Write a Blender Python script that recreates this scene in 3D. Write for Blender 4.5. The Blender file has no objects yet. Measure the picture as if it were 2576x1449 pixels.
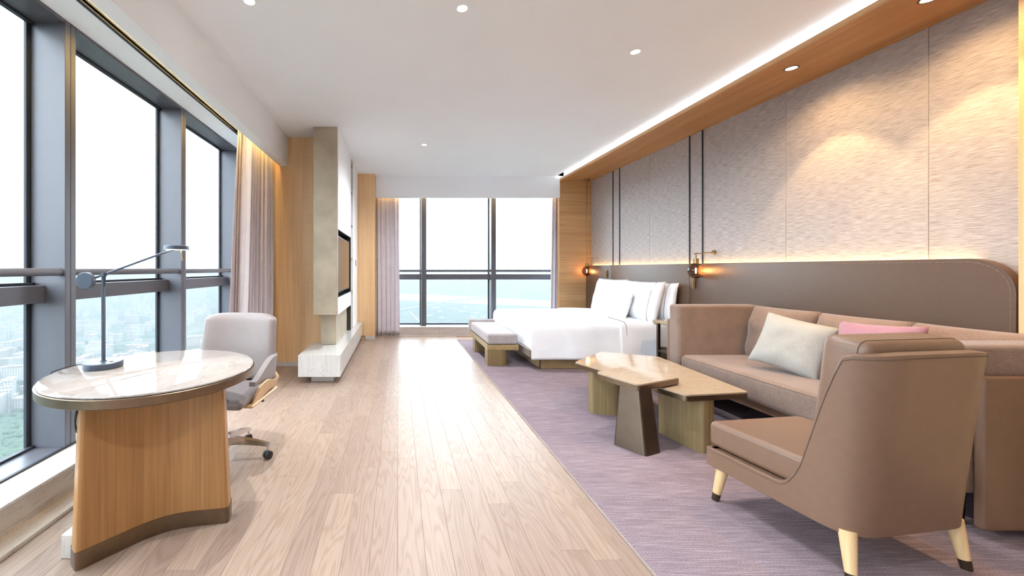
import bpy, bmesh, math, random
from mathutils import Vector, Matrix, noise as mnoise

S = bpy.context.scene
COL = S.collection
PI = math.pi
R = math.radians
random.seed(7)

# ------------------------------------------------------------------ camera, world, exposure
CAM_H = 1.28
CEIL = 3.02
cam_d = bpy.data.cameras.new('camera')
cam = bpy.data.objects.new('camera', cam_d)
COL.objects.link(cam)
cam.location = (0, 0, CAM_H)
cam.rotation_euler = (R(90), 0, 0)
cam_d.sensor_width = 36
cam_d.lens = 36 * 1000 / 2576
cam_d.shift_x = (1288 - 1001) / 2576
cam_d.shift_y = -(724.5 - 677) / 2576
cam_d.clip_start = 0.05
cam_d.clip_end = 30000
S.camera = cam

W = bpy.data.worlds.new('overcast_sky')
S.world = W
W.use_nodes = True
bg = W.node_tree.nodes['Background']
bg.inputs[0].default_value = (0.82, 0.92, 1.0, 1)
bg.inputs[1].default_value = 3.2

S.view_settings.view_transform = 'Standard'
S.view_settings.look = 'None'
S.view_settings.gamma = 1
S.view_settings.use_curve_mapping = False
S.view_settings.exposure = 1.65
S.cycles.max_bounces = 8
S.cycles.diffuse_bounces = 4
S.cycles.glossy_bounces = 3
S.cycles.use_adaptive_sampling = True
S.cycles.adaptive_threshold = 0.08
S.cycles.use_light_tree = False
S.cycles.adaptive_min_samples = 16
S.cycles.transparent_max_bounces = 12
S.cycles.volume_bounces = 1
S.cycles.sample_clamp_indirect = 6
S.cycles.caustics_reflective = False
S.cycles.caustics_refractive = False

DOWN_W = 64.0       # ceiling downlights
DOWN_C = (0.90, 0.95, 1.0)
SOFF_W = 24.0        # wall washers in the wooden soffit
SOFF_C = (1.0, 0.64, 0.30)
COVE_S = 7.0        # emission of the white cove strip over the soffit
SLOT_S = 11.0         # emission of the amber strip over the curtains
HEAD_S = 9.0         # emission of the amber strip behind the headboard

# ------------------------------------------------------------------ helpers
ORIG = {}

def lin(r, g, b):
    f = lambda c: (c / 255 / 12.92) if c / 255 <= 0.04045 else ((c / 255 + 0.055) / 1.055) ** 2.4
    return (f(r), f(g), f(b), 1)

def thing(name, label, cat, loc=(0, 0, 0), rotz=0, group=None, local=False, kind=None):
    o = bpy.data.objects.new(name, None)
    o.empty_display_size = 0.1
    COL.objects.link(o)
    o.location = loc
    o.rotation_euler = (0, 0, rotz)
    tag(o, label, cat, group, kind)
    ORIG[o.name] = Vector((0, 0, 0)) if local else Vector(loc)
    return o

def tag(o, label=None, cat=None, group=None, kind=None):
    if label: o['label'] = label
    if cat: o['category'] = cat
    if group: o['group'] = group
    if kind: o['kind'] = kind
    return o

def origin_of(parent):
    v = Vector((0, 0, 0))
    p = parent
    while p is not None:
        v += ORIG.get(p.name, Vector((0, 0, 0)))
        p = p.parent
    return v

def obj(name, me, m, parent=None, smooth=None, local=False):
    o = bpy.data.objects.new(name, me)
    COL.objects.link(o)
    if m: 
        me.materials.clear(); me.materials.append(m)
    if parent is not None:
        if not local:
            me.transform(Matrix.Translation(-origin_of(parent)))
        o.parent = parent
    if smooth is not None:
        for p in me.polygons: p.use_smooth = True
        if smooth < 170:
            me.set_sharp_from_angle(angle=R(smooth))
    return o

def mesh_of(verts, faces, name='m'):
    me = bpy.data.meshes.new(name)
    me.from_pydata([tuple(v) for v in verts], [], faces)
    me.update()
    return me

def bm_mesh(bm, name='m'):
    bmesh.ops.recalc_face_normals(bm, faces=bm.faces)
    me = bpy.data.meshes.new(name)
    bm.to_mesh(me); bm.free()
    return me

def box_mesh(x0, x1, y0, y1, z0, z1, bev=0.0, seg=2):
    bm = bmesh.new()
    bmesh.ops.create_cube(bm, size=1)
    for v in bm.verts:
        v.co = Vector((x0 + (v.co.x + .5) * (x1 - x0), y0 + (v.co.y + .5) * (y1 - y0), z0 + (v.co.z + .5) * (z1 - z0)))
    if bev > 0:
        bmesh.ops.bevel(bm, geom=bm.edges[:], offset=bev, segments=seg, profile=0.5, affect='EDGES', clamp_overlap=True)
    return bm_mesh(bm)

def box(name, x0, x1, y0, y1, z0, z1, m, parent=None, bev=0.003, seg=2, local=False):
    x0, x1 = min(x0, x1), max(x0, x1); y0, y1 = min(y0, y1), max(y0, y1); z0, z1 = min(z0, z1), max(z0, z1)
    o = obj(name, box_mesh(x0, x1, y0, y1, z0, z1, bev, seg), m, parent, 50 if bev else None, local)
    if bev:
        o.modifiers.new('wn', 'WEIGHTED_NORMAL').keep_sharp = True
    return o

def prism_mesh(poly, z0, z1, bev=0.0, seg=2, top=None):
    """poly: ccw list; top: optional second polygon (tapered)."""
    bm = bmesh.new()
    top = top or poly
    n = len(poly)
    a = [bm.verts.new((p[0], p[1], z0)) for p in poly]
    b = [bm.verts.new((p[0], p[1], z1)) for p in top]
    bm.faces.new(a[::-1]); bm.faces.new(b)
    for i in range(n):
        bm.faces.new((a[i], a[(i + 1) % n], b[(i + 1) % n], b[i]))
    if bev > 0:
        ed = [e for e in bm.edges if len(e.link_faces) == 2 and e.calc_face_angle(0) > 0.6]
        bmesh.ops.bevel(bm, geom=ed, offset=bev, segments=seg, profile=0.5, affect='EDGES', clamp_overlap=True)
    return bm_mesh(bm)

def prism(name, poly, z0, z1, m, parent=None, bev=0.003, seg=2, top=None, local=False):
    return obj(name, prism_mesh(poly, z0, z1, bev, seg, top), m, parent, 40, local)

def round_poly(pts, r, n=5, closed=True):
    out = []
    N = len(pts)
    for i in range(N):
        p = Vector(pts[i][:2])
        if not closed and i in (0, N - 1):
            out.append(tuple(p)); continue
        a = Vector(pts[i - 1][:2]); b = Vector(pts[(i + 1) % N][:2])
        da = (a - p); db = (b - p)
        rr = r[i] if isinstance(r, (list, tuple)) else r
        t = min(rr, da.length * .45, db.length * .45)
        p0 = p + da.normalized() * t; p1 = p + db.normalized() * t
        for k in range(n + 1):
            u = k / n
            q = p0 * (1 - u) ** 2 + p * 2 * u * (1 - u) + p1 * u * u
            out.append((q.x, q.y))
    return out

def resample(pts, step):
    P = [Vector(p) for p in pts]
    out = [P[0]]
    for a, b in zip(P, P[1:]):
        k = max(1, int(round((b - a).length / step)))
        for i in range(1, k + 1):
            out.append(a.lerp(b, i / k))
    return out

def tube_mesh(pts, r, n=10, cap=True, closed=False):
    P = [Vector(p) for p in pts]
    rad = r if isinstance(r, (list, tuple)) else [r] * len(P)
    N = len(P)
    T = []
    for i in range(N):
        if closed:
            t = P[(i + 1) % N] - P[i - 1]
        elif i == 0: t = P[1] - P[0]
        elif i == N - 1: t = P[-1] - P[-2]
        else: t = (P[i + 1] - P[i]).normalized() + (P[i] - P[i - 1]).normalized()
        T.append(t.normalized())
    up = Vector((0, 0, 1)) if abs(T[0].z) < .9 else Vector((1, 0, 0))
    nrm = T[0].cross(up).normalized()
    verts, faces = [], []
    for i in range(N):
        if i:
            nrm = (nrm - T[i] * nrm.dot(T[i]))
            nrm = nrm.normalized() if nrm.length > 1e-6 else T[i].orthogonal().normalized()
        bn = T[i].cross(nrm)
        for k in range(n):
            a = 2 * PI * k / n
            verts.append(P[i] + (nrm * math.cos(a) + bn * math.sin(a)) * rad[i])
    M = N if closed else N - 1
    for i in range(M):
        j = (i + 1) % N
        for k in range(n):
            faces.append((i * n + k, i * n + (k + 1) % n, j * n + (k + 1) % n, j * n + k))
    if cap and not closed:
        faces.append(tuple(range(n))[::-1]); faces.append(tuple((N - 1) * n + k for k in range(n)))
    return mesh_of(verts, faces)

def tube(name, pts, r, m, parent=None, n=10, local=False, closed=False):
    return obj(name, tube_mesh(pts, r, n, True, closed), m, parent, 50, local)

def lathe_mesh(prof, c=(0, 0, 0), n=32, axis='z', rx=1, ry=1):
    verts, faces = [], []
    for (r, z) in prof:
        for k in range(n):
            a = 2 * PI * k / n
            x, y = r * math.cos(a) * rx, r * math.sin(a) * ry
            if axis == 'z': v = (x, y, z)
            elif axis == 'x': v = (z, x, y)
            else: v = (x, z, y)
            verts.append((v[0] + c[0], v[1] + c[1], v[2] + c[2]))
    L = len(prof)
    for i in range(L - 1):
        for k in range(n):
            faces.append((i * n + k, i * n + (k + 1) % n, (i + 1) * n + (k + 1) % n, (i + 1) * n + k))
    if prof[0][0] > 1e-6: faces.append(tuple(range(n))[::-1])
    if prof[-1][0] > 1e-6: faces.append(tuple((L - 1) * n + k for k in range(n)))
    bm = bmesh.new(); me = mesh_of(verts, faces); bm.from_mesh(me)
    bmesh.ops.remove_doubles(bm, verts=bm.verts, dist=1e-6)
    return bm_mesh(bm)

def lathe(name, prof, m, parent=None, c=(0, 0, 0), n=32, axis='z', local=False, rx=1, ry=1, ang=40):
    return obj(name, lathe_mesh(prof, c, n, axis, rx, ry), m, parent, ang, local)

def disc(name, c, r, h, m, parent=None, n=32, bev=0.002, axis='z', local=False):
    return lathe(name, [(0, 0), (r - bev, 0), (r, bev), (r, h - bev), (r - bev, h), (0, h)], m, parent, c, n, axis, local)

def grid_faces(nu, nv, off=0, wrap=False):
    f = []
    for i in range(nu - 1):
        for j in range(nv - 1):
            a = off + i * nv + j
            f.append((a, a + nv, a + nv + 1, a + 1))
    return f

def usweep(name, path, zb, zt, lean, th, m, parent, nz=12, local=True, bev=0.012):
    """a wall of thickness th that follows a plan path; heights zb(t), zt(t); lean(t, f) pushes it outwards"""
    N = len(path)
    P = [Vector((p[0], p[1])) for p in path]
    nr = []
    for i in range(N):
        t = (P[min(N - 1, i + 1)] - P[max(0, i - 1)]).normalized()
        nr.append(Vector((t.y, -t.x)))
    L = [0]
    for i in range(1, N): L.append(L[-1] + (P[i] - P[i - 1]).length)
    bm = bmesh.new()
    out, inn = [], []
    for i in range(N):
        t = L[i] / L[-1]
        b, u = zb(t), zt(t)
        for k in range(nz + 1):
            z = b + (u - b) * k / nz
            off = lean(t, z)
            q = P[i] + nr[i] * off
            out.append(bm.verts.new((q.x, q.y, z)))
            q = P[i] + nr[i] * (off - th)
            inn.append(bm.verts.new((q.x, q.y, z)))
    V = nz + 1
    for i in range(N - 1):
        for k in range(nz):
            a = i * V + k
            bm.faces.new((out[a], out[a + V], out[a + V + 1], out[a + 1]))
            bm.faces.new((inn[a], inn[a + 1], inn[a + V + 1], inn[a + V]))
        a = i * V
        bm.faces.new((out[a], inn[a], inn[a + V], out[a + V]))
        a = i * V + nz
        bm.faces.new((out[a], out[a + V], inn[a + V], inn[a]))
    for i in (0, N - 1):
        for k in range(nz):
            a = i * V + k
            bm.faces.new((out[a], out[a + 1], inn[a + 1], inn[a]))
    o = obj(name, bm_mesh(bm), m, parent, 180, local)
    if bev:
        md = o.modifiers.new('bevel', 'BEVEL'); md.width = bev; md.segments = 3; md.limit_method = 'ANGLE'; md.angle_limit = R(50)
        o.data.set_sharp_from_angle(angle=R(180))
        o.modifiers.new('wn', 'WEIGHTED_NORMAL')
    return o

def pillow_mesh(w, h, t, n=20, pinch=0.07, seed=0, wr=0.006):
    verts, faces = [], []
    rnd = Vector((seed * 13.1, seed * 7.7, seed * 3.3))
    for side in (1, -1):
        for i in range(n + 1):
            for j in range(n + 1):
                u = -1 + 2 * i / n; v = -1 + 2 * j / n
                T = max(0.0, (1 - abs(u) ** 3.2)) ** .62 * max(0.0, (1 - abs(v) ** 3.2)) ** .62
                x = u * w / 2 * (1 - pinch * (1 - v * v))
                y = v * h / 2 * (1 - pinch * (1 - u * u))
                wr_ = mnoise.noise(Vector((u * 2.2, v * 2.2, side * 2)) + rnd) * wr * 2 + mnoise.noise(Vector((u * 6, v * 3.5, side * 2)) + rnd) * wr
                verts.append((x, y, side * (t / 2 * T + wr_ * (T ** .5))))
    V = n + 1
    for s in (0, 1):
        off = s * V * V
        for f in grid_faces(V, V, off):
            faces.append(f if s == 0 else f[::-1])
    me = mesh_of(verts, faces)
    bm = bmesh.new(); bm.from_mesh(me)
    bmesh.ops.remove_doubles(bm, verts=bm.verts, dist=1e-5)
    return bm_mesh(bm)

def rot_obj(o, loc, rot):
    o.location = loc
    o.rotation_euler = rot
    return o

# ------------------------------------------------------------------ materials
def new_mat(name):
    m = bpy.data.materials.new(name)
    m.use_nodes = True
    nt = m.node_tree
    b = nt.nodes['Principled BSDF']
    return m, nt, b

class NB:
    def __init__(s, nt): s.nt = nt
    def n(s, t, **kw):
        nd = s.nt.nodes.new(t)
        for k, v in kw.items():
            if k.startswith('i_'):
                key = k[2:]
                key = int(key) if key.isdigit() else key
                nd.inputs[key].default_value = v
            else: setattr(nd, k, v)
        return nd
    def l(s, a, b): s.nt.links.new(a, b)
    def coord(s, scale=(1, 1, 1), rot=(0, 0, 0), rand=False, space='Object'):
        tc = s.n('ShaderNodeTexCoord')
        src = tc.outputs[space]
        if rand:
            oi = s.n('ShaderNodeObjectInfo')
            mul = s.n('ShaderNodeVectorMath', operation='SCALE'); mul.inputs[0].default_value = (37.0, 91.0, 53.0)
            s.l(oi.outputs['Random'], mul.inputs['Scale'])
            ad = s.n('ShaderNodeVectorMath', operation='ADD')
            s.l(src, ad.inputs[0]); s.l(mul.outputs[0], ad.inputs[1]); src = ad.outputs[0]
        mp = s.n('ShaderNodeMapping')
        mp.inputs['Scale'].default_value = scale
        mp.inputs['Rotation'].default_value = rot
        s.l(src, mp.inputs['Vector'])
        return mp.outputs[0]
    def noise(s, vec, scale=1, detail=4, rough=.55, dist=0):
        nd = s.n('ShaderNodeTexNoise')
        nd.inputs['Scale'].default_value = scale; nd.inputs['Detail'].default_value = detail
        nd.inputs['Roughness'].default_value = rough; nd.inputs['Distortion'].default_value = dist
        s.l(vec, nd.inputs['Vector'])
        return nd.outputs['Fac']
    def ramp(s, fac, stops):
        r = s.n('ShaderNodeValToRGB')
        e = r.color_ramp.elements
        while len(e) < len(stops): e.new(0.5)
        for el, (p, c) in zip(e, stops):
            el.position = p; el.color = c
        s.l(fac, r.inputs[0])
        return r.outputs[0]
    def mix(s, fac, a, b, mode='MIX'):
        mx = s.n('ShaderNodeMix', data_type='RGBA', blend_type=mode)
        if isinstance(fac, (int, float)): mx.inputs[0].default_value = fac
        else: s.l(fac, mx.inputs[0])
        for sock, v in ((mx.inputs[6], a), (mx.inputs[7], b)):
            if isinstance(v, tuple): sock.default_value = v
            else: s.l(v, sock)
        return mx.outputs[2]
    def math(s, op, a, b=None):
        m = s.n('ShaderNodeMath', operation=op)
        for i, v in enumerate((a, b)):
            if v is None: continue
            if isinstance(v, (int, float)): m.inputs[i].default_value = v
            else: s.l(v, m.inputs[i])
        return m.outputs[0]
    def bump(s, h, strength, dist=0.002):
        b = s.n('ShaderNodeBump')
        b.inputs['Strength'].default_value = strength; b.inputs['Distance'].default_value = dist
        s.l(h, b.inputs['Height'])
        return b.outputs[0]

def plain(name, col, rough=.5, metal=0, spec=.5, bump=0, bscale=200, var=0.06):
    m, nt, b = new_mat(name); q = NB(nt)
    v = q.coord()
    nz = q.noise(v, bscale * .05 if bscale > 20 else 2, 3)
    c2 = tuple(x * (1 - var) for x in col[:3]) + (1,)
    c1 = tuple(min(1, x * (1 + var)) for x in col[:3]) + (1,)
    q.l(q.ramp(nz, [(.35, c2), (.65, c1)]), b.inputs['Base Color'])
    b.inputs['Roughness'].default_value = rough; b.inputs['Metallic'].default_value = metal
    b.inputs['Specular IOR Level'].default_value = spec
    if bump:
        q.l(q.bump(q.noise(v, bscale, 3), bump, .001), b.inputs['Normal'])
    return m

def wood(name, dark, light, rough=.42, axis='z', scale=1.0, rand=False, weave=0.0):
    m, nt, b = new_mat(name); q = NB(nt)
    st = {'x': (1.2, 60, 60), 'y': (60, 1.2, 60), 'z': (60, 60, 1.2)}[axis]
    v = q.coord(tuple(a * scale for a in st), rand=rand)
    f = q.noise(v, 1.0, 5, .6)
    st2 = {'x': (.5, 9, 9), 'y': (9, .5, 9), 'z': (9, 9, .5)}[axis]
    v2 = q.coord(tuple(a * scale for a in st2), rand=rand)
    g = q.noise(v2, 1.0, 3, .5)
    mid = tuple((a + c) / 2 for a, c in zip(dark, light))
    c = q.ramp(f, [(.3, dark), (.5, mid), (.7, light)])
    c = q.mix(.35, c, q.ramp(g, [(.35, dark), (.65, light)]))
    if weave:
        st3 = {'x': (140, 1.5, 1.5), 'y': (1.5, 140, 1.5), 'z': (1.5, 1.5, 140)}[axis]
        w = q.noise(q.coord(st3), 1.0, 2)
        c = q.mix(weave, c, q.ramp(w, [(.4, dark), (.6, light)]))
    q.l(c, b.inputs['Base Color'])
    b.inputs['Roughness'].default_value = rough
    q.l(q.bump(f, .08, .001), b.inputs['Normal'])
    return m

def floor_wood():
    m, nt, b = new_mat('floor_oak'); q = NB(nt)
    oi = q.n('ShaderNodeObjectInfo')
    v = q.coord((1, 1, 1), rand=True)
    # cathedral grain: stretched noise contours
    vs = q.coord((9.0, 0.9, 1.0), rand=True)
    base = q.noise(vs, 1.0, 2, .45, .2)
    rings = q.math('SINE', q.math('MULTIPLY', base, 110.0))
    rings = q.math('MULTIPLY_ADD', rings, .5); rings.node.inputs[2].default_value = .5
    fine = q.noise(q.coord((240, 5, 1), rand=True), 1.0, 4, .6)
    light = lin(164, 147, 135); mid = lin(156, 137, 123); dark = lin(140, 119, 105)
    c = q.ramp(rings, [(.02, dark), (.30, mid), (.9, light)])
    c = q.mix(.5, c, q.ramp(fine, [(.35, mid), (.65, light)]))
    tint = q.ramp(oi.outputs['Random'], [(0, lin(232, 224, 220)), (.5, lin(246, 240, 236)), (1, lin(255, 248, 241))])
    c = q.mix(1.0, c, tint, 'MULTIPLY')
    q.l(c, b.inputs['Base Color'])
    b.inputs['Roughness'].default_value = .36
    b.inputs['Specular IOR Level'].default_value = .26
    h = q.math('ADD', q.math('MULTIPLY', rings, .6), fine)
    q.l(q.bump(h, .22, .0012), b.inputs['Normal'])
    return m

def marble(name, base, vein, rough=.06, scale=1.0, pits=0.0, axis=(1, 1, 1), vf=.5):
    m, nt, b = new_mat(name); q = NB(nt)
    v = q.coord(tuple(a * scale for a in axis))
    n1 = q.noise(v, 3.0, 8, .6, 1.4)
    n2 = q.noise(v, 9.0, 6, .65, .6)
    lo = tuple(x * .86 for x in base[:3]) + (1,)
    c = q.ramp(n2, [(.3, lo), (.7, base)])
    vn = q.math('ABSOLUTE', q.math('SUBTRACT', n1, .5))
    fac = q.ramp(vn, [(0, (1, 1, 1, 1)), (.018, (0, 0, 0, 1))])
    c = q.mix(q.math('MULTIPLY', fac, vf), c, vein)
    if pits:
        p = q.noise(q.coord((1, 1, .5)), 130, 2, .5)
        pf = q.ramp(p, [(.65, (0, 0, 0, 1)), (.70, (1, 1, 1, 1))])
        c = q.mix(q.math('MULTIPLY', pf, pits), c, vein)
    q.l(c, b.inputs['Base Color'])
    b.inputs['Roughness'].default_value = rough
    b.inputs['Specular IOR Level'].default_value = .32
    return m

def weave(name, c1, c2, scale=260, rough=.9, bump=.35, streak=None):
    m, nt, b = new_mat(name); q = NB(nt)
    v = q.coord()
    a = q.noise(v, scale, 2, .6)
    big = q.noise(v, 6, 3)
    c = q.ramp(a, [(.35, c1), (.65, c2)])
    c = q.mix(.25, c, q.ramp(big, [(.35, c1), (.65, c2)]))
    q.l(c, b.inputs['Base Color'])
    b.inputs['Roughness'].default_value = rough
    b.inputs['Specular IOR Level'].default_value = .2
    b.inputs['Sheen Weight'].default_value = .25
    q.l(q.bump(a, bump, .001), b.inputs['Normal'])
    return m

def emit(name, col, s):
    m, nt, b = new_mat(name)
    nt.nodes.remove(b)
    e = nt.nodes.new('ShaderNodeEmission')
    e.inputs[0].default_value = (*col[:3], 1); e.inputs[1].default_value = s
    nt.links.new(e.outputs[0], nt.nodes['Material Output'].inputs[0])
    return m

def glass_pane(name, tint):
    m, nt, b = new_mat(name); q = NB(nt)
    nt.nodes.remove(b)
    t = q.n('ShaderNodeBsdfTransparent'); t.inputs[0].default_value = tint
    g = q.n('ShaderNodeBsdfGlossy'); g.inputs[1].default_value = 0.0
    f = q.n('ShaderNodeFresnel'); f.inputs[0].default_value = 1.35
    ge = q.n('ShaderNodeNewGeometry')          # reflect on the entry face only, a thin pane
    fr = q.math('MULTIPLY', f.outputs[0], q.math('SUBTRACT', 1.0, ge.outputs['Backfacing']))
    mx = q.n('ShaderNodeMixShader')
    q.l(fr, mx.inputs[0]); q.l(t.outputs[0], mx.inputs[1]); q.l(g.outputs[0], mx.inputs[2])
    q.l(mx.outputs[0], nt.nodes['Material Output'].inputs[0])
    return m

def grasscloth():
    m, nt, b = new_mat('grasscloth'); q = NB(nt)
    # long threads run along the wall (y), a little wavy
    warp = q.noise(q.coord((.5, 2.2, 1.6)), 2.0, 3)
    tc = q.n('ShaderNodeTexCoord')
    sep = q.n('ShaderNodeSeparateXYZ'); q.l(tc.outputs['Object'], sep.inputs[0])
    z2 = q.math('ADD', sep.outputs['Z'], q.math('MULTIPLY', warp, .035))
    cb = q.n('ShaderNodeCombineXYZ')
    q.l(q.math('MULTIPLY', sep.outputs['Y'], 11.0), cb.inputs[1]); q.l(q.math('MULTIPLY', z2, 260.0), cb.inputs[2])
    a = q.noise(cb.outputs[0], 1.0, 3, .6)
    cb2 = q.n('ShaderNodeCombineXYZ')
    q.l(q.math('MULTIPLY', sep.outputs['Y'], 14.0), cb2.inputs[1]); q.l(q.math('MULTIPLY', z2, 620.0), cb2.inputs[2])
    a2 = q.noise(cb2.outputs[0], 1.0, 3, .65)
    c = q.ramp(a, [(.3, lin(122, 113, 110)), (.5, lin(186, 178, 176)), (.72, lin(232, 226, 224))])
    c = q.mix(.45, c, q.ramp(a2, [(.3, lin(96, 87, 84)), (.55, lin(180, 171, 167)), (.7, lin(212, 204, 200))]))
    q.l(c, b.inputs['Base Color'])
    b.inputs['Roughness'].default_value = .55
    b.inputs['Specular IOR Level'].default_value = .35
    q.l(q.bump(q.math('ADD', a, a2), .5, .0025), b.inputs['Normal'])
    return m

def rug_mat():
    m, nt, b = new_mat('rug_pile'); q = NB(nt)
    lines = q.noise(q.coord((5, 150, 1)), 1.0, 3, .65)
    band = q.noise(q.coord((.35, 2.4, 1)), 1.0, 3, .6)
    pile = q.noise(q.coord((1, 1.6, 1)), 170, 2, .7)
    c = q.ramp(lines, [(.34, lin(72, 58, 70)), (.5, lin(124, 106, 114)), (.66, lin(180, 165, 169))])
    c2 = q.ramp(band, [(.3, lin(104, 88, 104)), (.5, lin(146, 126, 130)), (.7, lin(156, 141, 154))])
    c = q.mix(.38, c, c2)
    c = q.mix(.38, c, q.ramp(pile, [(.35, lin(74, 60, 70)), (.65, lin(178, 163, 167))]))
    q.l(c, b.inputs['Base Color'])
    b.inputs['Roughness'].default_value = .95
    b.inputs['Specular IOR Level'].default_value = .1
    q.l(q.bump(q.math('ADD', pile, lines), .6, .004), b.inputs['Normal'])
    return m

M = {}
M['ceiling'] = plain('ceiling_paint', lin(242, 246, 251), .8, var=.01, bscale=30)
M['white'] = plain('white_lacquer', lin(246, 246, 247), .45, var=.02)
M['floor'] = floor_wood()
M['screed'] = plain('screed', lin(170, 142, 122), .9)
M['veneer'] = wood('amber_veneer', lin(206, 162, 118), lin(238, 202, 154), .45, 'z', 1.0, weave=.12)
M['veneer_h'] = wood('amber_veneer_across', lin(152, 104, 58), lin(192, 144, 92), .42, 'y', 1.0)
M['veneer_x'] = wood('amber_veneer_level', lin(174, 130, 86), lin(212, 172, 124), .42, 'x', 1.0)
M['desk_wood'] = wood('desk_veneer', lin(132, 92, 52), lin(174, 128, 80), .38, 'z', 1.3)
M['olive'] = wood('olive_veneer', lin(106, 88, 58), lin(152, 129, 90), .42, 'z', 1.2)
M['olive_x'] = wood('olive_veneer_level', lin(128, 106, 70), lin(176, 150, 108), .42, 'y', 1.0)
M['ash'] = wood('pale_ash', lin(196, 160, 112), lin(226, 194, 148), .4, 'z', 1.0)
M['chair_ply'] = wood('chair_ply', lin(190, 150, 104), lin(222, 186, 140), .35, 'z', 1.0)
M['bronze'] = plain('brushed_bronze', lin(128, 110, 92), .34, 1.0, bump=.05, bscale=400)
M['bronze_d'] = plain('dark_bronze', lin(88, 74, 62), .38, .85)
M['bronze_p'] = plain('bronze_panel', lin(176, 163, 142), .45, .3, var=.12, bscale=60)
M['brass'] = plain('aged_brass', lin(150, 124, 92), .28, 1.0)
M['steel'] = plain('mullion_paint', lin(92, 93, 101), .42, .15, var=.02)
M['gasket'] = plain('black_gasket', lin(38, 42, 52), .6)
M['chrome'] = plain('chrome', lin(205, 200, 196), .16, 1.0, var=.01)
M['black'] = plain('black_plastic', lin(34, 34, 36), .4)
M['lamp_grey'] = plain('lamp_grey', lin(70, 80, 96), .42, .2, var=.02)
M['screen'] = plain('tv_screen', lin(58, 48, 44), .12, var=.02)
M['niche'] = plain('niche_dark', lin(52, 50, 44), .5)
M['trav'] = marble('travertine', lin(204, 200, 196), lin(120, 110, 104), .14, 1.0, .75, (3.5, 1.6, .35), .14)
M['trav_dark'] = marble('travertine_step', lin(198, 186, 174), lin(116, 102, 92), .18, 1.0, .6, (2.4, .3, 2.4), .35)
M['trav_sill_far'] = marble('travertine_far', lin(196, 184, 176), lin(122, 108, 98), .18, 1.0, .4, (.3, 2.2, 2.2), .3)
M['marble_desk'] = marble('desk_marble', lin(158, 150, 145), lin(110, 99, 92), .05, .8, .1, (1.6, .7, 1), .32)
M['marble_table'] = marble('table_marble', lin(180, 161, 138), lin(132, 106, 82), .06, 1.4, .15, (.8, 1.6, 1), .35)
M['leather'] = plain('taupe_leather', lin(118, 90, 72), .40, bump=.10, bscale=500, var=.03)
M['leather_h'] = plain('headboard_leather', lin(96, 75, 61), .42, bump=.12, bscale=600, var=.03)
M['leather_o'] = plain('office_leather', lin(128, 118, 117), .40, bump=.06, bscale=500, var=.02)
M['leather_bed'] = plain('bed_leather', lin(126, 112, 102), .42, bump=.1, bscale=500, var=.03)
M['thread'] = plain('pale_thread', lin(190, 168, 144), .8)
M['thread_d'] = plain('dark_thread', lin(92, 76, 64), .8)
M['sofa'] = weave('sofa_weave', lin(108, 88, 77), lin(150, 126, 112))
M['bench_fab'] = weave('bench_weave', lin(138, 128, 128), lin(182, 172, 172))
M['cushion_grey'] = weave('oat_linen', lin(150, 148, 141), lin(184, 181, 174), 300)
M['cushion_pink'] = weave('pink_linen', lin(142, 100, 114), lin(172, 130, 144), 300)
M['grass'] = grasscloth()
M['rug'] = rug_mat()
M['binding'] = weave('rug_binding', lin(120, 104, 100), lin(160, 144, 138), 300)
M['curtain'] = weave('curtain_velvet', lin(200, 192, 200), lin(232, 225, 231), 420, .7, .1)
M['lining'] = plain('curtain_lining', lin(205, 196, 200), .8)
M['glass'] = glass_pane('window_glass', (.965, .985, .99, 1))
M['led_w'] = emit('cove_led', (.82, .92, 1.0), COVE_S)
M['led_slot'] = emit('amber_led', (1.0, .62, .16), SLOT_S)
M['led_head'] = emit('headboard_led', (1.0, .66, .26), HEAD_S)
M['down'] = emit('downlight_glow', (1.0, .92, .78), 14)
M['lamp_led'] = emit('lamp_led', (1.0, .86, .66), 8)
M['bulb'] = emit('filament', (1.0, .62, .26), 22)

def linen(name, ribs=False):
    m, nt, b = new_mat(name); q = NB(nt)
    v = q.coord()
    a = q.noise(v, 500, 2)
    soft = q.noise(v, 5, 4, .5)
    h = q.math('MULTIPLY', a, .12)
    if ribs:
        wv = q.n('ShaderNodeTexWave', wave_type='BANDS', bands_direction='DIAGONAL')
        wv.inputs['Scale'].default_value = 26
        mp = q.coord((0.0, 1, 1)); q.l(mp, wv.inputs['Vector'])
        h = q.math('ADD', h, q.math('MULTIPLY', wv.outputs['Fac'], .5))
    h = q.math('ADD', h, q.math('MULTIPLY', soft, 3.0))
    c = q.ramp(soft, [(.3, lin(234, 236, 240)), (.7, lin(242, 243, 246))])
    q.l(c, b.inputs['Base Color'])
    b.inputs['Roughness'].default_value = .85
    b.inputs['Specular IOR Level'].default_value = .2
    q.l(q.bump(h, .35, .003), b.inputs['Normal'])
    return m
M['linen'] = linen('white_linen')
M['linen_rib'] = linen('white_ribbed_cover', True)
M['piping'] = plain('mauve_piping', lin(150, 122, 136), .8)

def smoked():
    m, nt, b = new_mat('smoked_glass'); q = NB(nt)
    nt.nodes.remove(b)
    t = q.n('ShaderNodeBsdfTransparent'); t.inputs[0].default_value = (.50, .36, .26, 1)
    g = q.n('ShaderNodeBsdfGlossy'); g.inputs[1].default_value = 0.02
    f = q.n('ShaderNodeFresnel'); f.inputs[0].default_value = 1.5
    ge = q.n('ShaderNodeNewGeometry')          # reflect on the entry face only, a thin pane
    fr = q.math('MULTIPLY', f.outputs[0], q.math('SUBTRACT', 1.0, ge.outputs['Backfacing']))
    mx = q.n('ShaderNodeMixShader')
    q.l(fr, mx.inputs[0]); q.l(t.outputs[0], mx.inputs[1]); q.l(g.outputs[0], mx.inputs[2])
    q.l(mx.outputs[0], nt.nodes['Material Output'].inputs[0])
    return m
M['smoked'] = smoked()
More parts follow.
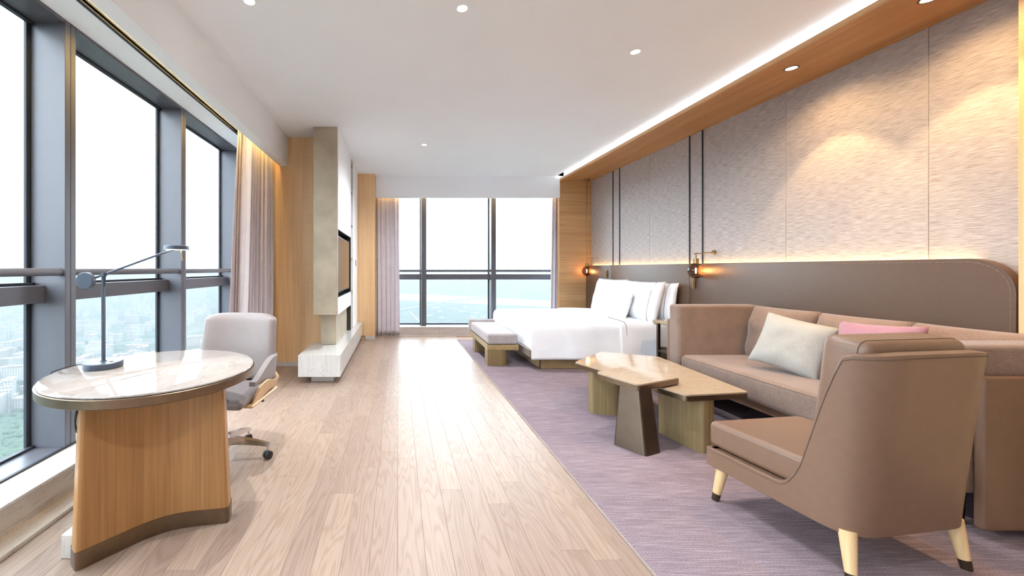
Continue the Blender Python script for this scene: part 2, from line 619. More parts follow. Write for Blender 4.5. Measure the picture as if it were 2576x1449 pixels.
# ------------------------------------------------------------------ the shell of the room
YB, YF = -2.4, 8.12          # wall behind the camera, outer face of the far window
XW, XG = -2.08, -2.28        # window plane: inner face of the mullions, glass
XR = 3.63                    # fabric wall

def structure(o, label):
    o['kind'] = 'structure'; o['label'] = label
    return o

def struct_empty(name, label, loc=(0, 0, 0)):
    o = bpy.data.objects.new(name, None)
    COL.objects.link(o); o.location = loc
    ORIG[o.name] = Vector(loc)
    return structure(o, label)

# floor: screed slab, oak planks one by one
floor = struct_empty('floor', 'pale oak plank floor running towards the far window')
box('screed', -2.35, 3.75, YB, YF, -.20, -.016, M['screed'], floor, 0)
PW = .1235
rnd = random.Random(3)
plank_cache = {}
def plank(x, y0, y1):
    L = round(y1 - y0, 2)
    if L < .05: return
    key = L
    if key not in plank_cache:
        plank_cache[key] = box_mesh(-PW / 2 + .0003, PW / 2 - .0003, -L / 2 + .0003, L / 2 - .0003, -.016, 0, .0007, 1)
        plank_cache[key].materials.append(M['floor'])
    o = bpy.data.objects.new('plank', plank_cache[key])
    COL.objects.link(o); o.parent = floor
    o.location = (x, (y0 + y1) / 2, rnd.uniform(-.0003, .0002))
x = -1.73 + PW / 2
while x < 1.16:
    y = .2 + rnd.uniform(0, 1.1)
    plank(x, YB, -1.0); plank(x, -1.0, round(y, 2))
    y = round(y, 2)
    while y < 7.6:
        y1 = round(min(y + rnd.choice((.9, 1.2, 1.2, 1.5)), 7.62), 2)
        if 7.62 - y1 < .3: y1 = 7.62
        plank(x, y, y1)
        y = y1
    x += PW

# marble step flush with the floor, marble sills along both window walls
def stones(parent, name, x0, x1, y0, y1, z0, z1, m, along, n, bev=.002):
    for i in range(n):
        if along == 'y':
            a = y0 + (y1 - y0) * i / n; b = y0 + (y1 - y0) * (i + 1) / n
            box(name, x0, x1, a + .0006, b - .0006, z0, z1, m, parent, bev, 1)
        else:
            a = x0 + (x1 - x0) * i / n; b = x0 + (x1 - x0) * (i + 1) / n
            box(name, a + .0006, b - .0006, y0, y1, z0, z1, m, parent, bev, 1)
t1 = struct_empty('trim_1', 'veined travertine sill and floor strip under the left window wall')
stones(t1, 'floor_stone', -1.87, -1.735, YB, 5.24, -.016, .02, M['trav_dark'], 'y', 6, .004)
stones(t1, 'upstand_stone', -1.90, -1.867, YB, 5.24, .0, .145, M['trav_dark'], 'y', 6)
stones(t1, 'sill_stone', XW, -1.862, YB, 5.24, .14, .16, M['trav'], 'y', 6, .004)
t2 = struct_empty('trim_2', 'travertine sill under the far window')
stones(t2, 'floor_stone', -.42, 3.4, 7.62, 7.70, -.016, .01, M['trav_sill_far'], 'x', 3, .004)
stones(t2, 'upstand_stone', -.6, 3.62, 7.70, 7.73, .0, .145, M['trav_sill_far'], 'x', 3)
stones(t2, 'sill_stone', -.6, 3.62, 7.695, 7.88, .14, .16, M['trav_sill_far'], 'x', 3, .004)

# ceiling slab with the slot for the cove strip, beams, wall behind the camera
ceiling = struct_empty('ceiling', 'flat white ceiling with recessed downlights')
box('ceiling_board', -1.45, 2.965, YB, 7.44, CEIL, CEIL + .12, M['ceiling'], ceiling, 0)
box('cove_cap', 2.965, 3.75, YB, 7.6, CEIL + .10, CEIL + .2, M['ceiling'], ceiling, 0)
box('recess_cap', -2.35, -1.45, YB, 5.3, CEIL + .0, CEIL + .12, M['ceiling'], ceiling, 0)
box('recess_cap', -.5, 3.75, 7.44, YF, CEIL + .0, CEIL + .12, M['ceiling'], ceiling, 0)

t3 = struct_empty('trim_3', 'white beam box hiding the curtain track above the left windows')
box('beam_face', -1.56, -1.447, YB, 5.24, 2.637, CEIL + .01, M['ceiling'], t3, .002, 1)
box('head_panel', XW, -1.835, YB, 5.24, 2.84, 2.86, M['ceiling'], t3, .002, 1)
box('track', -1.86, -1.835, YB, 5.24, 2.832, 2.87, M['gasket'], t3, .001, 1)
box('led_strip', -1.60, -1.575, YB, 5.22, 2.90, 2.91, M['led_slot'], t3, 0)
t4 = struct_empty('trim_4', 'white beam box above the far window')
box('beam_face', -.422, 3.03, 7.435, 7.51, 2.618, CEIL + .01, M['ceiling'], t4, .002, 1)
box('led_strip', -.40, 3.3, 7.53, 7.55, 2.84, 2.85, M['led_slot'], t4, 0)
box('head_panel', -.6, 3.62, 7.72, 7.90, 2.80, 2.83, M['ceiling'], t4, .002, 1)

wb = structure(box('wall_back', -2.35, 3.75, YB - .15, YB, 0, CEIL + .1, M['ceiling'], None, 0), 'white wall closing the room opposite the far window')

# ------------------------------------------------------------------ window walls
def window_left():
    w = struct_empty('window_1', 'grey aluminium curtain wall with tall panes along the left side')
    ys = [2.485 + 1.335 * k for k in range(-4, 3)]
    ys = [y for y in ys if y > YB]
    for y in ys:
        mu = box('mullion', XW - .215, XW, y, y + .085, .14, 2.90, M['steel'], w, .003, 1)
        box('groove', XW - .004, XW + .0008, y + .040, y + .044, .165, 2.84, M['gasket'], mu, 0)
        box('gasket', XW - .235, XW - .214, y - .03, y + .115, .16, 2.84, M['gasket'], w, .003, 1)
    edges = [YB - .085] + ys + [5.24]
    for a, b in zip(edges, edges[1:]):
        y0, y1 = a + .085, b
        if y1 - y0 < .05: continue
        box('pane', XG - .012, XG, y0 - .02, y1 + .02, .15, 1.08, M['glass'], w, 0)
        box('pane', XG - .012, XG, y0 - .02, y1 + .02, 1.17, 2.83, M['glass'], w, 0)
        tr = box('transom', XG - .03, -2.204, y0, y1, 1.071, 1.178, M['steel'], w, .003, 1)
        box('gasket', XG - .02, XG + .012, y0, y1, 1.178, 1.196, M['gasket'], tr, 0)
        tube('rail', [(-2.115, y0, 1.262), (-2.115, y1, 1.262)], .024, M['steel'], w, 14)
        sp = box('sill_plate', XG - .03, XW, y0, y1, .13, .163, M['steel'], w, .002, 1)
        box('gasket', XW - .012, XW + .006, y0 - .085, y1, .160, .170, M['gasket'], sp, 0)
        box('gasket', XG - .02, XG + .012, y0, y1, .163, .178, M['gasket'], sp, 0)
        hp = box('head_plate', XG - .03, XW, y0, y1, 2.82, 2.88, M['steel'], w, .002, 1)
        box('gasket', XG - .02, XG + .012, y0, y1, 2.806, 2.82, M['gasket'], hp, 0)
    return w
window_left()

def window_far():
    w = struct_empty('window_2', 'grey framed window across the far end of the room')
    YI, YG = 7.86, 8.06
    xs = [-.92 + 1.383 * k for k in range(0, 4)]
    for x in xs:
        mu = box('mullion', x, x + .095, YI, YI + .215, .14, 2.90, M['steel'], w, .003, 1)
        box('groove', x + .045, x + .050, YI - .0008, YI + .004, .165, 2.80, M['gasket'], mu, 0)
        box('gasket', x - .02, x + .115, YI + .21, YI + .225, .16, 2.84, M['gasket'], w, .002, 1)
    for a, b in zip(xs, xs[1:]):
        x0, x1 = a + .095, b
        box('pane', x0 - .02, x1 + .02, YG, YG + .012, .15, 1.08, M['glass'], w, 0)
        box('pane', x0 - .02, x1 + .02, YG, YG + .012, 1.17, 2.83, M['glass'], w, 0)
        box('transom', x0, x1, YI + .10, YG + .03, 1.071, 1.178, M['steel'], w, .003, 1)
        tube('rail', [(x0, YI + .035, 1.25), (x1, YI + .035, 1.25)], .024, M['steel'], w, 12)
        sp = box('sill_plate', x0, x1, YI, YG + .03, .13, .163, M['steel'], w, .002, 1)
        box('gasket', x0, x1, YG - .012, YG + .02, .163, .185, M['gasket'], sp, 0)
        box('head_plate', x0, x1, YI, YG + .03, 2.80, 2.88, M['steel'], w, .002, 1)
    return w
window_far()

# ------------------------------------------------------------------ veneered core behind the media wall
core = struct_empty('wall_left', 'amber wood veneer partition between left windows and media wall')
for a, b in ((-2.3, -1.62), (-1.62, -.997)):
    box('veneer_panel', a + .0015, b - .0015, 5.24, 5.262, .06, CEIL, M['veneer'], core, .001, 1)
box('block', -2.3, -.998, 5.26, YF, 0, CEIL, M['niche'], core, 0)
pier = struct_empty('wall_far', 'narrow amber veneer pier between media wall and far curtain')
box('veneer_panel', -.99, -.422, 7.255, 7.275, .06, CEIL, M['veneer'], pier, .001, 1)
box('block', -.99, -.424, 7.275, YF, 0, CEIL, M['veneer'], pier, 0)
structure(box('baseboard_left', -1.735, -1.0, 5.232, 5.245, 0, .06, M['trav'], None, .002, 1), 'low travertine baseboard under the veneer partition')
structure(box('baseboard_far', -.60, -.422, 7.245, 7.257, 0, .06, M['trav'], None, .002, 1), 'travertine baseboard of the narrow veneer pier beside the far curtain')

# ------------------------------------------------------------------ fabric wall and wooden portal
wr = struct_empty('wall_right', 'grey-beige woven wallcovering in tall panels above the headboard')
box('backing', XR + .012, XR + .14, YB, YF, 0, CEIL + .1, M['ceiling'], wr, 0)
seams = [2.264, 2.72, 3.72, 5.74, 7.16, 7.47]
for a, b in zip(seams, seams[1:]):
    box('fabric_panel', XR, XR + .013, a + .0012, b - .0012, 1.0, 2.95, M['grass'], wr, .002, 1)
box('lower_panel', XR, XR + .012, 2.264, 7.47, 0, 1.0, M['leather_h'], wr, 0)
for y in (4.73, 4.94, 6.50, 6.70):
    box('batten', XR - .012, XR + .004, y - .006, y + .006, 1.30, 2.94, M['gasket'], wr, .002, 1)

pf = struct_empty('trim_5', 'amber wood portal framing the fabric wall with a deep soffit')
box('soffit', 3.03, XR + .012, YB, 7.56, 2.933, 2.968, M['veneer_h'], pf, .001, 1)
box('jamb', 3.03, XR + .012, 7.47, 7.56, 0, 2.933, M['veneer_x'], pf, .001, 1)
box('jamb', 3.532, XR + .012, 1.78, 2.263, 0, 2.933, M['veneer'], pf, .001, 1)
box('jamb_return', 3.03, XR + .012, YB, 1.78, 0, 2.933, M['veneer'], pf, .001, 1)
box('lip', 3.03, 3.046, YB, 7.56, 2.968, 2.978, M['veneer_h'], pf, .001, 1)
box('cove_riser', 3.10, 3.12, YB, 7.56, 2.968, CEIL + .1, M['white'], pf, 0)
box('led_strip', 3.066, 3.086, 1.0, 7.40, 2.969, 2.975, M['led_w'], pf, 0)
box('cove_end', 2.95, 3.65, 7.44, 7.56, 2.968, CEIL + .1, M['white'], pf, 0)

hb = thing('headboard', 'long taupe leather headboard with one rounded end along the fabric wall', 'headboard', (3.56, 4.8, 0))
def headboard_panel(y0, y1, round_near):
    pts = [(y1, .05), (y1, 1.345)]
    if round_near:
        r = .20
        pts += [(y0 + r - r * math.sin(a), 1.345 - r + r * math.cos(a)) for a in [PI / 2 * k / 12 for k in range(13)]]
        pts += [(y0, .05)]
    else:
        pts += [(y0, 1.345), (y0, .05)]
    bm = bmesh.new()
    a = [bm.verts.new((3.53, y, z)) for y, z in pts]; b = [bm.verts.new((3.585, y, z)) for y, z in pts]
    bm.faces.new(a); bm.faces.new(b[::-1])
    n = len(pts)
    for i in range(n): bm.faces.new((a[i], b[i], b[(i + 1) % n], a[(i + 1) % n]))
    ed = [e for e in bm.edges if abs(e.verts[0].co.x - 3.53) < 1e-6 and abs(e.verts[1].co.x - 3.53) < 1e-6]
    bmesh.ops.bevel(bm, geom=ed, offset=.008 if round_near else .003, segments=2, affect='EDGES', profile=.5)
    o = obj('upholstered_panel', bm_mesh(bm), M['leather_h'], hb, 40)
    return o
hseams = [2.27, 4.816, 6.586, 7.465]
for i, (a, b) in enumerate(zip(hseams, hseams[1:])):
    headboard_panel(a + (.0 if i == 0 else .0012), b - .0012, i == 0)
# stitched border
st = []
r = .18
yy, zz = 4.8, 1.325
for k in range(60): st.append((3.5285, 4.8 - (4.8 - 2.29 - r) * k / 59, 1.325))
for k in range(13):
    a = PI / 2 * k / 12
    st.append((3.5285, 2.29 + r - r * math.sin(a), 1.325 - r + r * math.cos(a)))
st += [(3.5285, 2.29, 1.0), (3.5285, 2.29, .3)]
def stitches(name, pts, m, parent, step=.012, r=.0012, local=False):
    P = resample(pts, .003)
    bm = bmesh.new()
    acc = 0; last = P[0]; i = 0
    run = []
    d = 0
    for a, b in zip(P, P[1:]):
        d += (b - a).length
        if (d % step) < step * .62: run.append(a)
        elif len(run) > 1:
            me = tube_mesh([run[0], run[-1]], r, 4); bm.from_mesh(me); bpy.data.meshes.remove(me); run = []
        else: run = []
    o = obj(name, bm_mesh(bm), m, parent, None, local)
    o['kind'] = 'stuff'
    return o
stitches('stitching', st[40:], M['thread'], hb, .011, .0011)
box('led_strip', 3.590, 3.604, 2.5, 7.40, 1.322, 1.328, M['led_head'], hb, 0)
box('fixing_rail', 3.585, XR, 2.5, 7.40, .9, .94, M['bronze_d'], hb, 0)
# ------------------------------------------------------------------ downlights
def downlight(x, y, z, r, w, c, ang, blend, label, group, wash=None, hang=None):
    t = thing('downlight', label, 'downlight', (x, y, z), 0, group)
    lathe('trim_ring', [(r + .012, z + .004), (r + .012, z - .003), (r + .002, z - .004), (r, z + .002)], M['white'] if hang is None else M['bronze'], t, (x, y, 0), 28)
    lathe('lens', [(0, z - .001), (r * .98, z - .001), (r * .98, z + .002), (0, z + .002)], M['down'], t, (x, y, 0), 28)
    def lamp(nm, w, ang, blend):
        d = bpy.data.lights.new(nm, 'SPOT'); d.energy = w; d.color = c; d.spot_size = R(ang); d.spot_blend = blend; d.shadow_soft_size = .03
        o = bpy.data.objects.new(nm, d); COL.objects.link(o); o.parent = t; o.location = (0, 0, -.012)
        return o
    lamp('beam', w, ang, blend)
    if wash: lamp('spill', *wash)
    return t
G1 = 'ceiling downlights'
for (x, y, lab) in ((-.964, 2.58, 'round ceiling downlight above the round desk, at the top edge of the photo'),
                    (.429, 2.65, 'round ceiling downlight over the middle of the plank floor, near the top edge'),
                    (1.90, 3.18, 'round ceiling downlight above the coffee tables'),
                    (.367, 5.56, 'small-looking farthest ceiling downlight, in front of the far window'),
                    (.43, .2, 'added unseen ceiling downlight, fill for the near end of the room'),  # added out of view as fill for the near floor
                    (-.964, -.9, 'added unseen fill downlight near the white end wall, by the left windows')):  # another added fill lamp, behind the camera and unseen
    downlight(x, y, CEIL, .032, DOWN_W * (1.6 if y > 5 else .55 if x > 1 else .8 if y < 1 else 1.1), DOWN_C, 104 if x < -.9 else 158, 1.0, lab, G1)
G2 = 'soffit downlights'
downlight(3.237, 3.27, 2.933, .036, SOFF_W, SOFF_C, 76, .22, 'bright oval downlight in the wooden soffit above the sofa', G2, (SOFF_W * .45, 150, .7), 1)
downlight(3.25, 2.43, 2.933, .036, SOFF_W, SOFF_C, 76, .22, 'downlight at the near end of the wooden soffit, cut by the top edge', G2, (SOFF_W * .45, 150, .7), 1)

# ------------------------------------------------------------------ media wall
mw = thing('television_unit', 'tall bronze-sided white television panel hung from the ceiling', 'media wall', (-.88, 5.54, .72))
bp = box('side_panel', -1.035, -.742, 4.86, 4.88, .72, CEIL - .002, M['bronze_p'], mw, .0015, 1)
box('side_panel', -.992, -.742, 6.20, 6.22, .72, CEIL - .002, M['bronze_p'], mw, .0015, 1)
box('return', -1.035, -.99, 4.88, 5.232, .722, CEIL - .002, M['bronze_p'], mw, .0015, 1)
box('carcass', -.992, -.86, 4.88, 6.20, .722, CEIL - .002, M['bronze_p'], mw, .0015, 1)
fp = box('front_panel', -.86, -.734, 4.875, 6.215, 1.775, CEIL - .002, M['white'], mw, .0015, 1)
box('front_panel', -.86, -.734, 4.875, 6.215, .72, .928, M['white'], mw, .0015, 1)
box('recess_lining', -.862, -.852, 4.88, 6.20, .928, 1.775, M['black'], mw, 0)
box('recess_edge', -.86, -.735, 4.862, 4.884, .928, 1.775, M['bronze_p'], mw, 0)
box('recess_cheek', -.86, -.74, 4.884, 4.890, .928, 1.775, M['black'], mw, 0)
box('recess_cheek', -.86, -.74, 6.19, 6.20, .928, 1.775, M['black'], mw, 0)
box('recess_cheek', -.86, -.74, 4.884, 6.20, .928, .934, M['black'], mw, 0)
box('recess_cheek', -.86, -.74, 4.884, 6.20, 1.768, 1.775, M['black'], mw, 0)

tv = thing('television', 'black flat television sunk in the recess of the white media panel', 'television', (-.78, 5.54, .97))
box('screen_frame', -.80, -.752, 4.965, 6.135, .985, 1.70, M['black'], tv, .004, 2)
box('screen', -.7525, -.7495, 4.985, 6.115, 1.005, 1.685, M['screen'], tv, .001, 1)
box('bracket', -.852, -.80, 5.35, 5.75, 1.15, 1.5, M['bronze_d'], tv, .003, 1)
box('indicator', -.752, -.748, 5.545, 5.556, .994, .999, M['white'], tv, 0)

pd = thing('pedestal', 'dark bronze pedestal on the travertine bench under the media panel', 'pedestal', (-.88, 5.5, .32))
box('body', -.98, -.785, 5.05, 6.10, .322, .718, M['bronze_p'], pd, .002, 1)
box('back_fin', -.98, -.83, 6.10, 6.20, .322, .718, M['veneer'], pd, .002, 1)

sb = thing('media_bench', 'long low travertine bench running under the media panel', 'bench', (-.87, 5.8, 0))
prism('slab', [(-1.11, 4.42), (-.641, 4.42), (-.641, 7.243), (-.994, 7.243), (-.994, 5.23), (-1.11, 5.23)], .081, .32, M['trav'], sb, .003, 2)
box('plinth', -.99, -.736, 4.54, 7.243, 0, .081, M['trav'], sb, .002, 1)

sh = thing('display_niche', 'tall dark open shelving niche with thin wooden shelves', 'shelf', (-.78, 6.36, .32))
box('back', -.99, -.794, 6.223, 6.50, .322, CEIL - .004, M['niche'], sh, 0)
box('side', -.80, -.738, 6.2225, 6.229, .322, CEIL - .004, M['niche'], sh, 0)
box('header', -.80, -.736, 6.229, 6.493, 2.93, CEIL - .004, M['bronze_p'], sh, .001, 1)
for z in (2.51, 1.98, 1.45, .92):
    box('shelf', -.797, -.739, 6.229, 6.493, z - .010, z + .010, M['olive_x'], sh, .001, 1)

cb = thing('cabinet', 'tall white cabinet door panel at the far end of the media wall', 'cabinet', (-.77, 6.88, .32))
box('carcass', -.99, -.80, 6.502, 7.245, .322, CEIL - .004, M['niche'], cb, 0)
dr = box('door', -.80, -.734, 6.502, 7.25, .322, CEIL - .004, M['white'], cb, .002, 1)
box('handle', -.736, -.728, 6.875, 6.905, 1.33, 1.44, M['black'], dr, .001, 1)

# ------------------------------------------------------------------ curtains
def curtain_mesh(path_top, path_bot, z0, z1, pleats, amp_t, amp_b, seed, nz=26, per=9, thick=.004, flare=0.0):
    rr = random.Random(seed)
    ph = [rr.uniform(-.5, .5) for _ in range(pleats + 2)]
    am = [rr.uniform(.6, 1.25) for _ in range(pleats + 2)]
    n = pleats * per
    verts = []
    a0, a1 = Vector(path_top[0]), Vector(path_top[1]); b0, b1 = Vector(path_bot[0]), Vector(path_bot[1])
    d = (a1 - a0).normalized(); nrm = Vector((d.y, -d.x))
    for i in range(n + 1):
        s = i / n
        f = s * pleats; k = int(f); fr = f - k
        A = am[k] * (1 - fr) + am[k + 1] * fr
        P = ph[k] * (1 - fr) + ph[k + 1] * fr
        for j in range(nz + 1):
            v = j / nz
            e = v ** 1.3
            p = (a0.lerp(a1, s)).lerp(b0.lerp(b1, s), v)
            amp = amp_t + (amp_b - amp_t) * e
            w = math.sin(2 * PI * f + P * (.6 + 1.5 * v) + .5 * math.sin(3 * v + k))
            w = math.copysign(abs(w) ** .8, w)
            off = amp * A * w + .02 * mnoise.noise(Vector((s * 5, v * 2.0, seed))) * v
            sl = .35 * amp * math.cos(2 * PI * f + P) * A
            q = p + nrm * off + d * sl
            verts.append((q.x, q.y, z1 + (z0 - z1) * v))
    return mesh_of(verts, grid_faces(n + 1, nz + 1))

def add_solid(o, t):
    m = o.modifiers.new('solid', 'SOLIDIFY'); m.thickness = t; m.offset = 0
    return o

c1 = thing('curtain', 'long mauve-grey velvet curtain gathered beside the left windows', 'curtain', (-1.70, 4.8, 0))
add_solid(obj('drape', curtain_mesh(((-1.72, 4.50), (-1.70, 5.19)), ((-1.72, 4.27), (-1.70, 5.20)), .012, 2.89, 8, .075, .085, 4), M['curtain'], c1, 180), .005)
add_solid(obj('lining', curtain_mesh(((-1.80, 4.47), (-1.79, 4.62)), ((-1.80, 4.13), (-1.79, 4.50)), .014, 2.86, 2, .006, .012, 9), M['lining'], c1, 180), .003)
tube('edge_piping', [(-1.795 + .004 * math.sin(k), 4.49 - .20 * (k / 12) ** 1.2, 2.88 - 2.84 * k / 12) for k in range(13)], .003, M['thread_d'], c1, 6)
box('track_tape', -1.79, -1.62, 4.50, 5.20, 2.89, 2.90, M['lining'], c1, 0)
c2 = thing('curtain', 'mauve-grey velvet curtain at the left edge of the far window', 'curtain', (-.2, 7.6, 0))
add_solid(obj('drape', curtain_mesh(((-.48, 7.60), (.005, 7.60)), ((-.48, 7.60), (.02, 7.60)), .012, 2.80, 6, .030, .042, 11), M['curtain'], c2, 180), .005)
box('track_tape', -.48, .0, 7.57, 7.63, 2.80, 2.81, M['lining'], c2, 0)
c3 = thing('curtain', 'narrow slice of mauve-grey curtain at the right edge of the far window', 'curtain', (3.0, 7.6, 0))
add_solid(obj('drape', curtain_mesh(((2.945, 7.62), (3.38, 7.62)), ((2.90, 7.62), (3.38, 7.62)), .012, 2.80, 7, .030, .035, 17), M['curtain'], c3, 180), .005)
box('track_tape', 2.945, 3.38, 7.59, 7.65, 2.80, 2.81, M['lining'], c3, 0)

# ------------------------------------------------------------------ rug
rg = thing('rug', 'large mauve and grey streaked rug under the bed and seating', 'rug', (2.3, 4.0, 0))
box('pile', 1.078, 3.60, .3, 7.182, .0, .012, M['rug'], rg, .003, 1)
box('binding', 1.066, 1.079, .3, 7.19, 0, .010, M['binding'], rg, .003, 1)
box('binding', 1.066, 3.60, 7.181, 7.193, 0, .010, M['binding'], rg, .003, 1)
RZ = .0125
# ------------------------------------------------------------------ bed
bed = thing('bed', 'wide bed made up with white linen on a leather frame', 'bed', (2.6, 5.97, RZ))
box('plinth', 1.806, 3.45, 5.06, 6.88, RZ, .17, M['olive_x'], bed, .004, 1)
tube('corner_trim', [(1.808, 5.062, RZ), (1.808, 5.062, .165)], .008, M['bronze_d'], bed, 8)
for y0, y1 in ((4.985, 6.955),):
    box('side_rail', 1.74, 3.5, 4.985, 5.05, .17, .272, M['leather_bed'], bed, .012, 3)
    box('side_rail', 1.74, 3.5, 6.89, 6.955, .17, .272, M['leather_bed'], bed, .012, 3)
    box('foot_rail', 1.645, 1.745, 4.985, 6.955, .17, .272, M['leather_bed'], bed, .012, 3)
    box('slat_base', 1.74, 3.5, 5.04, 6.90, .18, .26, M['bronze_d'], bed, .004, 1)
box('mattress', 1.72, 3.50, 5.03, 6.91, .262, .575, M['linen'], bed, .05, 4)

def fold(d, r):
    """d<0 hangs down over an edge at 0: returns (horizontal outward shift, drop)"""
    if d >= r: return d, 0.0
    # arc of radius r, quarter turn
    arc = r * PI / 2
    s = r - d
    if s <= arc:
        a = s / r
        return r - r * math.sin(a), r - r * math.cos(a)
    return 0.0, r + (s - arc)

def drape_mesh(xf, xh, yn, yf, zt, drop_f, drop_s, r=.075, n1=56, n2=90, seed=0, off=0.0, foot=True):
    verts = []
    extra = r * PI / 2 - r
    a0 = -(drop_f - r - extra + r) + 0 if foot else 0
    a_lo = r - (r * PI / 2 + (drop_f - r)) if foot else 0.0
    b_lo = r - (r * PI / 2 + (drop_s - r))
    Wd = yf - yn
    for i in range(n1 + 1):
        a = a_lo + (xh - xf - a_lo) * i / n1
        hx, dx = fold(a, r) if foot else (a, 0)
        for j in range(n2 + 1):
            b = b_lo + (Wd - 2 * b_lo) * j / n2
            if b < Wd / 2: hy, dy = fold(b, r); y = yn + hy; sg = -1
            else: hy, dy = fold(Wd - b, r); y = yf - hy; sg = 1
            x = xf + hx
            dr = max(dx, dy) if (dx > r and dy > r) else (dx ** 3 + dy ** 3) ** (1 / 3)
            z = zt - dr
            P = Vector((x * 2.1, y * 2.1, z * 2.1 + seed))
            nzv = mnoise.noise(P) * .012 + mnoise.noise(P * 2.7) * .005
            # crown of the top, gentle folds of the hanging sides
            if dr < r * .5:
                z += nzv + .018 * (1 - ((y - (yn + yf) / 2) / (Wd / 2)) ** 2)
            if dy > r:
                k = min(1, (dy - r) / .25)
                y += sg * (off + .012 * k + .008 * k * math.sin(x * 11 + seed) + nzv * .5)
            else: y += sg * off * (dy / r)
            if dx > r:
                k = min(1, (dx - r) / .25)
                x -= off + .006 * k + .008 * k * math.sin(y * 9 + seed)
            else: x -= off * (dx / r)
            verts.append((x, y, z + off))
    return mesh_of(verts, grid_faces(n1 + 1, n2 + 1))

dv = add_solid(obj('duvet', drape_mesh(1.675, 2.90, 4.985, 6.955, .592, .33, .445, seed=2), M['linen_rib'], bed, 180), .01)
td = add_solid(obj('turned_down_sheet', drape_mesh(2.78, 3.26, 4.985, 6.955, .594, .3, .44, seed=2, off=.012, foot=False, n1=18), M['linen'], bed, 180), .008)
# mauve piping along the edge of the turned down part
def piping_pts(x, yn, yf, zt, drop, off, r=.075):
    pts = []
    lo = r - (r * PI / 2 + (drop - r))
    for k in range(41):
        b = lo + (r + .35 - lo) * k / 40
        hy, dy = fold(b, r)
        y = yn + hy - (off + (.012 * min(1, max(0, dy - r) / .25)) if dy > r else off * dy / r)
        cr = .018 * (1 - ((y - (yn + yf) / 2) / ((yf - yn) / 2)) ** 2) if dy < r * .5 else 0
        pts.append((x, y - .003, zt - dy + off + cr + .004))
    return pts
tube('piping', piping_pts(2.86, 4.985, 6.955, .597, .44, .012), .0035, M['piping'], td, 6)

G = 'pillows on the bed'
def pillow(label, w, h, t, loc, tilt, yaw, seed, m='linen', pipe=False):
    o = obj('pillow', pillow_mesh(w, h, t, 22, .05, seed, .006), M[m], None, 180)
    # local x = along bed width (world y), local y = up, local z = thickness (towards the foot, -x)
    Mx = Matrix(((0, 0, -1), (-1, 0, 0), (0, 1, 0))).to_4x4()
    rot = Matrix.Rotation(yaw, 4, 'Z') @ Matrix.Rotation(tilt, 4, 'Y') @ Mx
    o.matrix_world = Matrix.Translation(loc) @ rot
    tag(o, label, 'pillow', G)
    if pipe:
        p = tube_mesh([(w * .36, -h / 2 * .97 + h * .97 * k / 12, t / 2 * (max(0, 1 - abs(-.97 + 1.94 * k / 12) ** 3.2) ** .62) * .70 + .004) for k in range(13)], .003, 6)
        c = bpy.data.objects.new('piping', p); COL.objects.link(c); p.materials.append(M['piping']); c.parent = o
    return o
ZB = .615
pillow('white pillow standing against the headboard, at the back of the bed on the window side', .86, .52, .17, (3.44, 6.22, ZB + .235), R(7), 0, 1)
pillow('white pillow standing against the headboard, peeking out beside the sofa end of the bed', .90, .52, .17, (3.44, 5.36, ZB + .235), R(7), 0, 2, pipe=True)
pillow('large white pillow leaning in front, on the window side of the bed', .86, .56, .20, (3.29, 6.22, ZB + .245), R(14), 0, 3)
pillow('large white pillow with a mauve piped border, leaning in front on the sofa side', .88, .55, .20, (3.29, 5.42, ZB + .240), R(14), 0, 4, pipe=True)
pillow('small white cushion lying in front of the big pillows', .80, .38, .17, (3.10, 5.72, ZB + .155), R(18), 0, 5)

# ------------------------------------------------------------------ bench at the foot of the bed
bn = thing('bench', 'low wooden bench with a grey cushion at the foot of the bed', 'bench', (1.38, 5.9, RZ))
box('frame', 1.17, 1.58, 5.20, 6.57, .22, .287, M['olive_x'], bn, .002, 1)
for y in (5.205, 6.06):
    poly = [(1.175, y), (1.36, y)] + [(1.36 + .09 * math.sin(a), y + .085 - .085 * math.cos(a)) for a in [PI * k / 12 for k in range(1, 12)]] + [(1.36, y + .17), (1.175, y + .17)]
    prism('leg', poly, RZ, .22, M['olive'], bn, 0)
box('seat_cushion', 1.175, 1.575, 5.205, 6.44, .289, .43, M['bench_fab'], bn, .03, 4)
box('end_pad', 1.155, 1.575, 6.43, 6.53, .26, .465, M['bench_fab'], bn, .03, 4)

# ------------------------------------------------------------------ nightstand between bed and sofa
ns = thing('nightstand', 'small bronze nightstand squeezed between the bed and the sofa', 'nightstand', (3.15, 4.45, RZ))
box('top', 3.06, 3.5, 4.12, 4.78, .64, .672, M['olive_x'], ns, .003, 1)
box('stone_inset', 3.08, 3.47, 4.15, 4.75, .672, .676, M['marble_table'], ns, 0)
for x in (3.10, 3.44):
    for y in (4.17, 4.73):
        box('leg', x - .015, x + .015, y - .015, y + .015, RZ, .64, M['bronze_d'], ns, .002, 1)
box('shelf', 3.09, 3.45, 4.16, 4.74, .30, .32, M['bronze_d'], ns, .002, 1)

